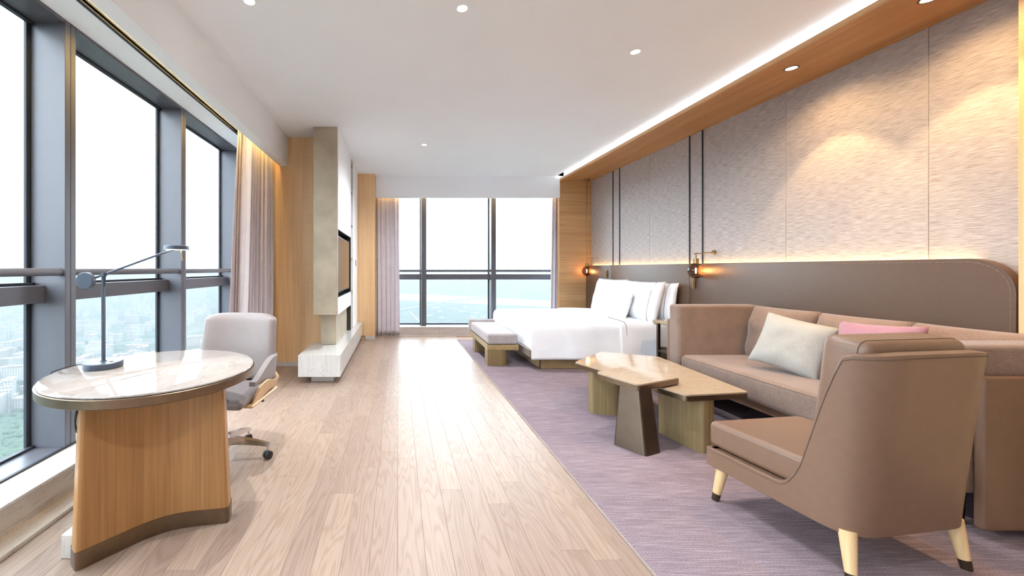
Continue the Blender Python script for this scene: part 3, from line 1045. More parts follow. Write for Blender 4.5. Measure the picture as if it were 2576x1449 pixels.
# ------------------------------------------------------------------ sofa
so = thing('sofa', 'long beige woven sofa with leather outer shell against the headboard', 'sofa', (3.1, 2.95, RZ))
box('shell', 2.70, 3.50, 3.945, 4.0, .05, .785, M['leather'], so, .016, 4)
box('shell', 2.741, 3.50, 1.856, 1.90, .05, .777, M['leather'], so, .016, 4)
box('back_shell', 3.46, 3.515, 1.90, 3.945, .05, .78, M['leather'], so, .012, 3)
box('arm', 2.685, 3.47, 3.80, 3.945, .20, .935, M['sofa'], so, .028, 4)
box('arm', 2.70, 3.47, 1.898, 2.06, .20, .915, M['sofa'], so, .028, 4)
box('base', 2.76, 3.47, 2.06, 3.80, .19, .262, M['leather'], so, .012, 3)
sc_ = box('seat_cushion', 2.69, 3.40, 2.062, 3.798, .264, .470, M['sofa'], so, .045, 5)
tube('seam', [(2.695, 2.10, .448), (2.695, 3.76, .448)], .0015, M['thread_d'], sc_, 6)
for x in (2.82, 3.42):
    for y in (2.0, 3.85):
        lathe('foot', [(0, RZ), (.018, RZ), (.024, .2), (0, .2)], M['bronze_d'], so, (x, y, 0), 12)
def back_cushion(y0, y1, seed, top):
    w = y1 - y0
    o = obj('back_cushion', pillow_mesh(w, .50, .22, 20, .02, seed, .008), M['sofa'], None, 180)
    for v in o.data.vertices:   # square the cushion up: boxy edges
        u = v.co.x / (w / 2); t = v.co.y / .25
    Mx = Matrix(((0, 0, -1), (-1, 0, 0), (0, 1, 0))).to_4x4()
    o.data.transform(Matrix.Translation((3.36, (y0 + y1) / 2, top - .245)) @ Matrix.Rotation(R(10), 4, 'Y') @ Mx)
    o.data.transform(Matrix.Translation(-origin_of(so)))
    o.parent = so
    return o
back_cushion(3.20, 3.80, 1, .935)
back_cushion(2.62, 3.21, 2, .93)
back_cushion(2.04, 2.63, 3, .93)

def scatter_cushion(label, s, loc, tilt, yaw, roll, seed, m, t=.15, h=None):
    o = obj('cushion', pillow_mesh(s, h or s, t, 22, .06, seed, .004), M[m], None, 180)
    Mx = Matrix(((0, 0, -1), (-1, 0, 0), (0, 1, 0))).to_4x4()
    o.matrix_world = Matrix.Translation(loc) @ Matrix.Rotation(yaw, 4, 'Z') @ Matrix.Rotation(tilt, 4, 'Y') @ Matrix.Rotation(roll, 4, 'X') @ Mx
    tag(o, label, 'cushion', 'scatter cushions on the sofa')
    return o
scatter_cushion('square oatmeal linen cushion leaning on the sofa back', .43, (3.07, 3.10, .69), R(20), R(30), R(12), 21, 'cushion_grey')
scatter_cushion('dusty pink cushion half hidden behind the armchair', .46, (3.14, 2.62, .70), R(16), R(4), R(-3), 22, 'cushion_pink')
M['check'] = weave('black_white_weave', lin(60, 60, 62), lin(225, 222, 216), 160)
scatter_cushion('black and white flecked cushion at the near end of the sofa', .40, (3.08, 2.25, .665), R(18), R(-5), 0, 23, 'check', .13)

# ------------------------------------------------------------------ coffee tables
def table_top(par, pts, z0, z1, mm, rim=.004, rad=.035):
    poly = round_poly(pts, rad, 5)
    prism('rim', poly, z0, z1 - .010, M['bronze'], par, .002, 1)
    c = Vector((sum(p[0] for p in poly) / len(poly), sum(p[1] for p in poly) / len(poly)))
    ins = [tuple(c + (Vector(p) - c) * (1 - rim / (Vector(p) - c).length)) for p in poly]
    prism('stone_top', ins, z1 - .010, z1, mm, par, .004, 2)
def ccw(p):
    a = sum(p[i][0] * p[(i + 1) % len(p)][1] - p[(i + 1) % len(p)][0] * p[i][1] for i in range(len(p)))
    return p if a > 0 else p[::-1]
ct = thing('coffee_table', 'low five-sided marble coffee table on wooden slab legs', 'coffee table', (2.15, 3.4, RZ))
table_top(ct, ccw([(1.63, 3.675), (2.11, 4.135), (2.56, 3.91), (2.455, 2.774), (1.963, 2.704)]), .378, .422, M['marble_table'])
prism('leg', round_poly(ccw([(1.686, 3.497), (1.90, 3.43), (2.22, 3.62), (2.18, 3.78), (1.95, 3.80), (1.74, 3.64)]), .03, 4), RZ, .378, M['olive'], ct, .001, 1)
prism('leg', round_poly(ccw([(2.02, 3.10), (2.085, 2.725), (2.20, 2.75), (2.24, 3.05), (2.14, 3.16)]), .035, 4), RZ, .378, M['olive'], ct, .001, 1)
stb = thing('side_table', 'small marble side table on a flared bronze foot overlapping the coffee table', 'side table', (1.72, 2.9, RZ))
table_top(stb, ccw([(1.535, 3.10), (1.89, 3.30), (2.105, 2.95), (1.665, 2.75)]), .433, .478, M['marble_table'], .004, .05)
prism('foot', round_poly(ccw([(1.556, 2.876), (1.673, 2.683), (1.821, 2.747), (1.72, 2.95)]), .02, 4), RZ, .433, M['bronze_d'], stb, .001, 1,
      top=round_poly(ccw([(1.61, 2.90), (1.70, 2.80), (1.815, 2.84), (1.73, 2.95)]), .014, 4))

# ------------------------------------------------------------------ lounge chair
lc = thing('armchair', 'taupe leather lounge chair with pale wooden legs, seen from behind', 'armchair', (2.075, 1.93, RZ), R(8), None, True)
hw, yb_, yf_ = .315, -.31, .33
path = round_poly([(-hw, yf_), (-hw, yb_), (hw, yb_), (hw, yf_)], [0, .13, .13, 0], 10, False)
path = [tuple(p) for p in resample([(p[0], p[1], 0) for p in path], .025)]
pl = [Vector(p) for p in path]
tot = sum((b - a).length for a, b in zip(pl, pl[1:]))
side = .64 / tot
def smooth(a, b, x):
    t = max(0, min(1, (x - a) / (b - a))); return t * t * (3 - 2 * t)
def lc_top(t):
    d = min(t, 1 - t) * tot          # distance from the front end along the path
    # rail, then a swept rise, then the back
    if d < .36: return .285
    if d < .46: return .285 + .13 * ((d - .36) / .10) ** 2
    if d < .60: return .415 + (.925 - .415) * ((d - .46) / .14)
    return .925 + .015 * smooth(.60, .75, d)
def lc_lean(t, z):
    d = min(t, 1 - t) * tot
    return .075 * smooth(.5, .75, d) * (z - .19) / .75 + .012 * (z - .19)
usweep('shell', path, lambda t: .185, lc_top, lc_lean, .055, M['leather'], lc, 16)
o = box('front_rail', -hw, hw, yf_ - .055, yf_, .185, .285, M['leather'], lc, .015, 3, True)
box('underside', -hw + .03, hw - .03, yb_ + .03, yf_ - .03, .19, .25, M['leather'], lc, .004, 1, True)
box('seat_cushion', -hw + .02, hw - .02, yb_ + .09, yf_ + .01, .287, .425, M['leather'], lc, .03, 4, True)
bcm = box_mesh(-hw + .06, hw - .06, -.085, .085, 0, .56, .04, 4)
bcm.transform(Matrix.Translation((0, yb_ + .125, .425)) @ Matrix.Rotation(R(6), 4, 'X'))
bc = obj('back_cushion', bcm, M['leather'], lc, 180, True)
# seams
tp = []
for p, k in zip(path, range(len(path))):
    d = sum((b - a).length for a, b in zip(pl[:k + 1], pl[1:k + 1]))
    t = d / tot
    z = lc_top(t)
    i = max(1, min(len(path) - 2, k)); tv_ = (pl[i + 1] - pl[i - 1]).normalized(); n_ = Vector((tv_.y, -tv_.x, 0))
    q = Vector((p[0], p[1], 0)) + n_ * (lc_lean(t, z) + .0005)
    tp.append((q.x, q.y, z - .016))
tube('piping', tp, .0016, M['thread_d'], lc, 6, True)
zz = .425 + .56
arc = [(-.2155 - .0402 * math.cos(a), -.047, .52 + .0402 * math.sin(a)) for a in [PI / 2 * k / 6 for k in range(7)]]
loop_ = [(-.2557, -.047, .25)] + arc + [(-x_, y_, z_) for x_, y_, z_ in reversed(arc)] + [(.2557, -.047, .25)]
Tm = Matrix.Translation((0, yb_ + .125, .425)) @ Matrix.Rotation(R(6), 4, 'X')
tube('piping', [tuple(Tm @ Vector(p)) for p in loop_], .0015, M['thread_d'], bc, 6, True)
tube('seam', [(-hw + .0215, yb_ + .12, .400), (-hw + .0215, yf_ - .02, .400)], .0012, M['thread_d'], lc, 6, True)
for sx in (-1, 1):
    for sy, yy_ in ((-1, -.265), (1, .27)):
        x0, y0 = sx * .272, yy_
        x1, y1 = sx * .292, yy_ + sy * .028
        lg = tube('leg', [(x0, y0, .20), (x0 + (x1 - x0) * .8, y0 + (y1 - y0) * .8, .04), ], [.029, .019], M['ash'], lc, 16, True)
        tube('ferrule', [(x0 + (x1 - x0) * .8, y0 + (y1 - y0) * .8, .04), (x1, y1, .001)], [.0193, .0175], M['bronze_d'], lg, 16, True)

# ------------------------------------------------------------------ pendants
def globe(par, c, rw, rh):
    prof = []
    for k in range(17):
        a = -PI / 2 + PI * k / 16 * .955
        prof.append((max(0.0, rw * math.cos(a)), rh * math.sin(a)))
    g = lathe('globe', prof, M['smoked'], par, c, 32, ang=180)
    lathe('cap', [(0, rh * .93), (.030, rh * .93), (.030, rh * .93 + .055), (0, rh * .93 + .055)], M['brass'], par, c, 20)
    lathe('bulb', [(0, -.034), (.007, -.03), (.008, .030), (0, .034)], M['bulb'], par, c, 12)
    lathe('inner_dish', [(0, -rh * .55), (.045, -rh * .50), (.05, -rh * .45), (0, -rh * .47)], M['brass'], par, c, 20)
    d = bpy.data.lights.new('glow', 'POINT'); d.energy = 1.3; d.color = (1, .60, .28); d.shadow_soft_size = .03
    o = bpy.data.objects.new('glow', d); COL.objects.link(o); o.parent = par; o.location = Vector(c) - origin_of(par) + Vector((0.02, 0, 0))
p1 = thing('pendant_lamp', 'smoked globe pendant on a long brass rod beside the far jamb', 'pendant', (3.47, 7.30, 1.24))
c = (3.47, 7.30, 1.245)
globe(p1, c, .084, .092)
tube('rod', [(3.47, 7.30, 1.38), (3.47, 7.30, 2.925)], .006, M['brass'], p1, 8)
lathe('canopy', [(0, 2.90), (.045, 2.90), (.05, 2.908), (.05, 2.933), (0, 2.933)], M['brass'], p1, (3.47, 7.30, 0), 20)
tube('arm', [(3.47, 7.30, 1.475), (XR, 7.22, 1.478)], .005, M['brass'], p1, 8)
p2 = thing('pendant_lamp', 'smoked globe lamp on a brass wall arm above the sofa end of the bed', 'pendant', (3.47, 4.63, 1.26))
c = (3.47, 4.63, 1.262)
globe(p2, c, .084, .092)
for dy in (-.012, .012):
    tube('rod', [(3.47 + dy, 4.63 + dy, 1.40), (3.47 + dy, 4.63 + dy, 1.462)], .0045, M['brass'], p2, 8)
tube('arm', [(3.455, 4.645, 1.46), (XR - .03, 4.56, 1.470)], .006, M['brass'], p2, 8)
lathe('wall_ball', [(.024 * math.cos(a), .024 * math.sin(a)) for a in [-PI / 2 + PI * k / 10 for k in range(11)]], M['brass'], p2, (XR - .014, 4.555, 1.472), 16, ang=180)

# reading lights and switch on the headboard
for y, z, lab in ((6.70, 1.20, 'slim brass reading light on the headboard above the window-side pillows'),
                  (4.73, 1.115, 'slim brass reading light on the headboard right under the near globe lamp')):
    r_ = thing('reading_light', lab, 'reading light', (3.52, y, z), 0, 'headboard reading lights')
    box('back_plate', 3.518, 3.531, y - .016, y + .016, z - .07, z + .07, M['brass'], r_, .003, 2)
    tube('stem', [(3.506, y, z - .06), (3.506, y, z + .055)], .008, M['brass'], r_, 12)
swt = thing('wall_switch', 'small black switch on the headboard beside the window-side pillow', 'switch', (3.526, 6.98, .82))
box('plate', 3.522, 3.531, 6.94, 7.02, .78, .90, M['black'], swt, .002, 1)
box('rocker', 3.519, 3.523, 6.955, 7.005, .80, .88, M['black'], swt, .001, 1)
# ------------------------------------------------------------------ round desk
DC = (-1.285, 2.12)
dk = thing('desk', 'round marble desk with bronze rim on a curved wooden base', 'desk', (DC[0], DC[1], 0))
lathe('rim', [(0, .695), (.478, .695), (.488, .700), (.490, .738), (.484, .741), (0, .741)], M['bronze'], dk, (*DC, 0), 96)
lathe('stone_top', [(0, .7405), (.480, .7405), (.4835, .744), (.4815, .749), (.474, .7525), (0, .7525)], M['marble_desk'], dk, (*DC, 0), 96)
def boom(s, th, grow=0.0):
    # boomerang plan: near concave face, far face offset by th
    P1, C, P2 = Vector((-1.362, 1.680)), Vector((-1.145, 1.955)), Vector((-.857, 2.006))
    mid = Vector((-1.19, 1.90))
    f = lambda p: Vector((mid.x + (p.x - mid.x) * s, mid.y + (p.y - mid.y) * s))
    P1, C, P2 = f(P1), f(C), f(P2)
    d1 = (C - P1).normalized(); d2 = (P2 - C).normalized()
    n1 = Vector((-d1.y, d1.x)); n2 = Vector((-d2.y, d2.x))
    nc = (n1 + n2).normalized()
    pts = [P1 - n1 * grow - d1 * grow, C - nc * grow, P2 - n2 * grow + d2 * grow,
           P2 + n2 * (th + grow) + d2 * grow, C + nc * (th * 1.15 + grow), P1 + n1 * (th + grow) - d1 * grow]
    return round_poly([tuple(p) for p in pts], [.02, .17, .02, .05, .12, .05], 8)
b0, b1 = boom(1.0, .10), boom(.93, .085)
prism('base_panel', b0, .075, .697, M['desk_wood'], dk, .001, 1, top=b1)
prism('skirting', boom(1.0, .10, .003), 0, .077, M['bronze'], dk, .002, 1)

fb = thing('floor_box', 'travertine floor box tucked behind the desk base', 'floor box', (-1.42, 1.9, 0))
box('stone_body', -1.49, -1.33, 1.755, 2.10, 0, .105, M['trav'], fb, .003, 1)
box('socket_lid', -1.455, -1.36, 1.80, 1.96, .105, .113, M['black'], fb, .002, 1)

# ------------------------------------------------------------------ desk lamp
LX, LY, LZ = -1.583, 2.137, .7525
dl = thing('desk_lamp', 'slate grey balance-arm desk lamp on the round desk', 'lamp', (LX, LY, LZ))
lathe('base', [(0, LZ), (.088, LZ), (.090, LZ + .003), (.090, LZ + .030), (.087, LZ + .033), (0, LZ + .033)], M['lamp_grey'], dl, (LX, LY, 0), 48)
lathe('collar', [(0, LZ + .033), (.015, LZ + .033), (.014, LZ + .038), (0, LZ + .038)], M['lamp_grey'], dl, (LX, LY, 0), 20)
tube('pole', [(LX, LY, LZ + .03), (LX, LY, 1.262)], .0095, M['lamp_grey'], dl, 16)
lathe('joint', [(0, -.014), (.011, -.014), (.011, .014), (0, .014)], M['lamp_grey'], dl, (LX, LY, 1.25), 16, 'y')
tube('arm', [(-1.66, LY, 1.222), (-1.20, LY + .01, 1.392)], .0062, M['lamp_grey'], dl, 12)
lathe('counterweight', [(0, -.014), (.043, -.014), (.046, -.011), (.046, .011), (.043, .014), (0, .014)], M['lamp_grey'], dl, (-1.668, LY - .012, 1.217), 36, 'y')
hd = lathe('head', [(0, .004), (.056, .004), (.060, .002), (.061, -.018), (.057, -.018), (.056, -.010), (0, -.010)], M['lamp_grey'], dl, (-1.195, LY + .01, 1.402), 40)
lathe('diffuser', [(0, -.0165), (.056, -.0165), (.056, -.0105), (0, -.0105)], M['lamp_led'], hd, (-1.195, LY + .01, 1.402), 40)
tube('tilt_handle', [(-1.172, LY + .01, 1.386), (-1.163, LY + .01, 1.325)], .0035, M['brass'], hd, 8)
tube('cable', [(LX + .012, LY, 1.27), (LX + .016, LY - .006, 1.255), (LX + .014, LY - .006, 1.21), (LX + .010, LY - .004, 1.19)], .0018, M['black'], dl, 6)
tube('power_cord', [(LX - .085, LY + .0, .765), (LX - .13, LY - .01, .768), (LX - .17, LY - .03, .762), (LX - .215, LY - .07, .745), (LX - .23, LY - .09, .70)], .003, M['black'], dl, 6)
lathe('touch_mark', [(.008, LZ + .0332), (.010, LZ + .0337), (.011, LZ + .0332)], M['black'], dl, (LX + .05, LY - .01, 0), 16)
dd = bpy.data.lights.new('lamp_beam', 'SPOT'); dd.energy = 6; dd.color = (1, .84, .6); dd.spot_size = R(130); dd.shadow_soft_size = .05
do = bpy.data.objects.new('lamp_beam', dd); COL.objects.link(do); do.parent = dl; do.location = (-1.195 - LX, .01, 1.38 - LZ)

# bundled cable hanging under the desk
cd = thing('cable_bundle', 'looped black power cable hanging under the round desk', 'cable', (-1.36, 1.72, .5))
cx, cy = -1.385, 1.735
loop = []
for k in range(49):
    a = 2 * PI * k / 16
    loop.append((cx + .016 * math.sin(a) + .003 * math.sin(k), cy + .012 * math.cos(a * .5), .625 + .062 * math.cos(a) - .004 * (k // 16)))
tube('loop', loop, .004, M['black'], cd, 8)
tube('lead', [(cx, cy, .70), (cx - .006, cy, .66), (cx + .004, cy + .004, .60), (cx + .008, cy, .53), (cx + .016, cy, .52), (cx + .016, cy, .56)], .005, M['black'], cd, 8)
lathe('tie', [(.008, -.006), (.012, -.006), (.012, .006), (.008, .006)], M['black'], cd, (cx + .004, cy, .575), 10)

# ------------------------------------------------------------------ office chair (local: faces -y)
oc = thing('office_chair', 'beige leather swivel chair with wood shell behind the round desk', 'office chair', (-1.17, 2.66, 0), R(-4), None, True)
hwO, bk, fr_ = .285, .27, -.16
pth = round_poly([(hwO, fr_), (hwO, bk), (-hwO, bk), (-hwO, fr_)], [0, .12, .12, 0], 10, False)
pth = [tuple(p)[:2] for p in resample([(p[0], p[1], 0) for p in pth], .02)]
plo = [Vector((p[0], p[1])) for p in pth]
totO = sum((b - a).length for a, b in zip(plo, plo[1:]))
def oc_top(t):
    d = min(t, 1 - t) * totO
    return .575 + .10 * smooth(0, .30, d)
def oc_bot(t):
    d = min(t, 1 - t) * totO
    return .545 - .045 * smooth(.02, .3, d)
usweep('wing_rest', pth, oc_bot, oc_top, lambda t, z: .10 * (z - .5), .04, M['leather_o'], oc, 8, True, .014)
# upright back pad: a gently curved slab, narrower at the top, with soft edges
def back_pad():
    bm = bmesh.new()
    nu, nv = 24, 20
    grid = {}
    for side in (0, 1):
        for i in range(nu + 1):
            for j in range(nv + 1):
                u = -1 + 2 * i / nu; v = j / nv
                e = max(abs(u), abs(2 * v - 1))
                z = .49 + .465 * v
                # rounded outline: squeeze rows near the top and bottom
                k = 1 - .10 * max(0, (v - .90) / .10) ** 2.2
                w = (.285 - .022 * v) * k
                x = u * w
                if v > .9: z -= .018 * abs(u) ** 6 * (v - .9) / .1
                yc = .235 + .075 * v - .045 * u * u - .02 * (1 - v)
                th = .045 * (max(0.0, 1 - abs(u) ** 9) * max(0.0, 1 - abs(2 * v - 1) ** 16)) ** .5 + .012
                y = yc - th if side == 0 else yc + .5 * th + .004
                grid[(side, i, j)] = bm.verts.new((x, y, z))
    for side in (0, 1):
        for i in range(nu):
            for j in range(nv):
                f = [grid[(side, i, j)], grid[(side, i + 1, j)], grid[(side, i + 1, j + 1)], grid[(side, i, j + 1)]]
                bm.faces.new(f if side == 0 else f[::-1])
    ring = [(i, 0) for i in range(nu)] + [(nu, j) for j in range(nv)] + [(i, nv) for i in range(nu, 0, -1)] + [(0, j) for j in range(nv, 0, -1)]
    for (a0_, b0_), (a1_, b1_) in zip(ring, ring[1:] + ring[:1]):
        bm.faces.new((grid[(0, a0_, b0_)], grid[(1, a0_, b0_)], grid[(1, a1_, b1_)], grid[(0, a1_, b1_)]))
    return obj('backrest', bm_mesh(bm), M['leather_o'], oc, 180, True)
back_pad()
def ply_top(t):
    d = min(t, 1 - t) * totO
    return .535 + .02 * math.sin(d * 16) if d < .36 else .50 + .05 * smooth(.36, .5, d)
pth2 = round_poly([(hwO - .01, fr_ + .02), (hwO - .005, bk + .01), (-hwO + .005, bk + .01), (-hwO + .01, fr_ + .02)], [0, .10, .10, 0], 10, False)
pth2 = [tuple(p)[:2] for p in resample([(p[0], p[1], 0) for p in pth2], .02)]
usweep('wood_shell', pth2, lambda t: .415 + .045 * smooth(.0, .5, min(t, 1 - t) * 2), ply_top, lambda t, z: .05 * (z - .42) / .12 - .01, .014, M['chair_ply'], oc, 8, True, .004)
box('shell_pan', -hwO + .01, hwO - .01, fr_ - .0, bk, .405, .43, M['chair_ply'], oc, .012, 2, True)
box('seat_cushion', -.255, .255, -.27, .24, .425, .492, M['leather_o'], oc, .032, 4, True)
box('mechanism', -.06, .06, -.12, .12, .355, .405, M['black'], oc, .01, 2, True)
lv = tube('lever', [(.05, -.02, .375), (.20, -.03, .380)], .010, M['black'], oc, 10, True)
tube('lever_ring', [(.125, -.025, .3775), (.155, -.027, .3783)], .0125, M['brass'], lv, 12, True)
tube('lever', [(.05, .05, .39), (.26, .05, .388)], .007, M['black'], oc, 10, True)
lathe('gas_column', [(0, .10), (.028, .10), (.028, .25), (.02, .25), (.02, .36), (0, .36)], M['black'], oc, (0, 0, 0), 20, local=True)
lathe('hub', [(0, .085), (.042, .085), (.045, .10), (.040, .165), (0, .17)], M['chrome'], oc, (0, 0, 0), 24, local=True)
a0 = math.atan2(2.69 - 2.66, -.855 + 1.17) + R(4)
for k in range(5):
    a = a0 + 2 * PI * k / 5
    ca, sa = math.cos(a), math.sin(a)
    bm = bmesh.new()
    rings = []
    for i in range(9):
        u = i / 8
        rr_ = .03 + .275 * u
        zt_ = .158 - .055 * u ** 1.6
        h_ = .05 - .030 * u
        w_ = .026 - .009 * u
        ring = [(rr_, -w_, zt_ - h_), (rr_, w_, zt_ - h_), (rr_, w_ * .8, zt_), (rr_, -w_ * .8, zt_)]
        rings.append([bm.verts.new((p[0] * ca - p[1] * sa, p[0] * sa + p[1] * ca, p[2])) for p in ring])
    for r0, r1 in zip(rings, rings[1:]):
        for j in range(4): bm.faces.new((r0[j], r0[(j + 1) % 4], r1[(j + 1) % 4], r1[j]))
    bm.faces.new(rings[0][::-1]); bm.faces.new(rings[-1])
    bmesh.ops.bevel(bm, geom=[e for e in bm.edges if len(e.link_faces) == 2 and e.calc_face_angle(0) > .7], offset=.004, segments=2, affect='EDGES')
    lg = obj('leg', bm_mesh(bm), M['chrome'], oc, 40, True)
    ex, ey = .292 * ca, .292 * sa
    tube('stem', [(ex, ey, .052), (ex, ey, .090)], .008, M['chrome'], lg, 10, True)
    cst = bpy.data.objects.new('caster', None); COL.objects.link(cst); cst.parent = oc
    b_ = a + R(50)
    for s_ in (-1, 1):
        w0 = Vector((ex, ey, .0275)) + Vector((-math.sin(b_), math.cos(b_), 0)) * s_ * .013
        dv_ = Vector((-math.sin(b_), math.cos(b_), 0)) * .010
        wm = tube_mesh([w0 - dv_, w0 - dv_ * .8, w0 + dv_ * .8, w0 + dv_], [.022, .0265, .0265, .022], 20)
        obj('wheel', wm, M['black'], cst, 40, True)
    box('hood', ex - .012, ex + .012, ey - .012, ey + .012, .030, .056, M['black'], cst, .006, 2, True)
# ------------------------------------------------------------------ the city and river far below
GZ = -150.0
def ground_mat():
    m, nt, b = new_mat('far_ground'); q = NB(nt)
    v = q.coord((1, 1, 1))
    n1 = q.noise(v, .0035, 6, .6, .5)
    n2 = q.noise(v, .025, 5, .65)
    c = q.ramp(n1, [(.35, lin(50, 66, 56)), (.5, lin(72, 84, 74)), (.65, lin(100, 104, 98))])
    c = q.mix(.5, c, q.ramp(n2, [(.35, lin(42, 58, 48)), (.55, lin(80, 88, 82)), (.72, lin(132, 134, 132))]))
    q.l(c, b.inputs['Base Color'])
    b.inputs['Roughness'].default_value = 1
    b.inputs['Specular IOR Level'].default_value = 0
    return m
M['ground'] = ground_mat()
M['river'] = plain('river_water', lin(190, 196, 200), .25, var=.01)
M['road'] = plain('pale_road', lin(170, 170, 168), .9)
M['concrete'] = plain('bridge_concrete', lin(120, 128, 132), .9)
M['tree'] = plain('tree_crowns', lin(56, 76, 60), 1, var=.2, bscale=1)

def facade_mat(name, wall, win):
    m, nt, b = new_mat(name); q = NB(nt)
    br = q.n('ShaderNodeTexBrick', offset=0.0)
    br.inputs['Scale'].default_value = 1
    br.inputs['Brick Width'].default_value = 2.6; br.inputs['Row Height'].default_value = 2.4
    br.inputs['Mortar Size'].default_value = .6; br.inputs['Color1'].default_value = win; br.inputs['Color2'].default_value = win
    br.inputs['Mortar'].default_value = wall
    tc = q.n('ShaderNodeTexCoord'); sp = q.n('ShaderNodeSeparateXYZ'); q.l(tc.outputs['Object'], sp.inputs[0])
    cb = q.n('ShaderNodeCombineXYZ'); q.l(q.math('ADD', sp.outputs[0], sp.outputs[1]), cb.inputs[0]); q.l(sp.outputs[2], cb.inputs[1])
    q.l(cb.outputs[0], br.inputs['Vector'])
    q.l(br.outputs['Color'], b.inputs['Base Color'])
    b.inputs['Roughness'].default_value = .9
    return m
FAC = [facade_mat('facade_cream', lin(146, 144, 140), lin(90, 96, 102)), facade_mat('facade_white', lin(156, 154, 152), lin(96, 102, 108)),
       facade_mat('facade_rose', lin(146, 136, 132), lin(92, 96, 100))]
M['roof'] = plain('far_roof', lin(132, 124, 122), .9)

gnd = obj('ground', mesh_of([(-14000, -3000, GZ), (14000, -3000, GZ), (14000, 14000, GZ), (-14000, 14000, GZ)], [(0, 1, 2, 3)]), M['ground'])
structure(gnd, 'hazy green and grey plain far below the windows')

def gp(u, v, z=GZ):
    """ground point of an estimated bearing and depression angle"""
    Y = (CAM_H - z) * 1000 / (v - 677)
    return ((u - 1001) * Y / 1000, Y)
top = [(700, 724), (880, 731), (1003, 738), (1100, 742), (1200, 747.5), (1300, 752), (1383, 757), (1600, 765), (2100, 776)]
bot = [(700, 737), (880, 747), (1003, 754), (1075, 758), (1112, 760.5), (1160, 763), (1240, 766), (1300, 768), (1420, 775), (1600, 782), (2100, 800)]
def ribbon(name, A, B, z, th, m, label, cat, kind='thing'):
    poly = [gp(*p) for p in A] + [gp(*p) for p in reversed(B)]
    o = obj(name, prism_mesh(ccw(poly), z, z + th, 0), m)
    tag(o, label, cat, None, None if kind == 'thing' else kind)
    return o
ribbon('river', top, bot, GZ, .6, M['river'], 'broad pale river crossing the plain beyond the far window', 'river')
def strip(name, pts, w, z, th, m, parent=None):
    P = [Vector(p) for p in pts]
    L, Rr = [], []
    for i, p in enumerate(P):
        t = (P[min(i + 1, len(P) - 1)] - P[max(0, i - 1)]).normalized(); n = Vector((-t.y, t.x))
        zz = z[i] if isinstance(z, list) else z
        L.append((*(p + n * w / 2), zz)); Rr.append((*(p - n * w / 2), zz))
    verts = L + Rr + [(a, b, c + th) for a, b, c in L] + [(a, b, c + th) for a, b, c in Rr]
    n = len(P); faces = []
    for i in range(n - 1):
        faces += [(2 * n + i, 2 * n + i + 1, 3 * n + i + 1, 3 * n + i), (i, n + i, n + i + 1, i + 1), (i, i + 1, 2 * n + i + 1, 2 * n + i), (n + i, 3 * n + i, 3 * n + i + 1, n + i + 1)]
    faces += [(0, 2 * n, 3 * n, n), (n - 1, 2 * n - 1, 4 * n - 1, 3 * n - 1)]
    return obj(name, mesh_of(verts, faces), m, parent)
tag(strip('road', [gp(820, 800), gp(1003, 778.5), gp(1060, 770), gp(1112, 761.5)], 9, GZ, .8, M['road']), 'thin pale road leading to the bridge', 'road')
tag(strip('country_lane', [gp(1030, 782), gp(1034, 786), gp(1037, 791), gp(1044, 796), gp(1049, 804), gp(1058, 811), gp(1064, 822), gp(1078, 832)], 3.5, GZ, .7, M['road']), 'pale winding lane crossing the fields in the leftmost far pane', 'road')
br = thing('bridge', 'long pale river bridge on twin concrete piers', 'bridge', (*gp(1180, 757), GZ))
bp_ = [gp(1112, 761.5), gp(1140, 760.5), gp(1170, 759), gp(1200, 757), gp(1235, 755), (gp(1300, 752))]
hz_ = [GZ + 2, GZ + 9, GZ + 14, GZ + 18, GZ + 20, GZ + 20]
strip('deck', bp_, 24, hz_, 4, M['concrete'], br)
for a, b, h0, h1 in zip(bp_, bp_[1:], hz_, hz_[1:]):
    for f in (.2, .7):
        x = a[0] + (b[0] - a[0]) * f; y = a[1] + (b[1] - a[1]) * f; h = h0 + (h1 - h0) * f
        for s in (-6, 6):
            box('pier', x + s - 2, x + s + 2, y - 3, y + 3, GZ, h + .5, M['concrete'], br, 0)
bt = thing('river_boat', 'tiny barge floating on the river in the right far pane', 'boat', (*gp(1316, 761), GZ))
bx_, by_ = gp(1316, 761)
box('hull', bx_ - 24, bx_ + 24, by_ - 5, by_ + 5, GZ + .4, GZ + 3.5, M['concrete'], bt, 1.0, 1)
box('cabin', bx_ + 10, bx_ + 19, by_ - 4, by_ + 4, GZ + 3.5, GZ + 7, M['road'], bt, .3, 1)
mast = thing('tower', 'faint thin mast rising from the plain in the middle far pane', 'mast', (*gp(1157, 741), GZ))
mx_, my_ = gp(1157, 741)
tube('shaft', [(mx_, my_, GZ), (mx_, my_, GZ + 120)], [2.6, .8], M['concrete'], mast, 6)

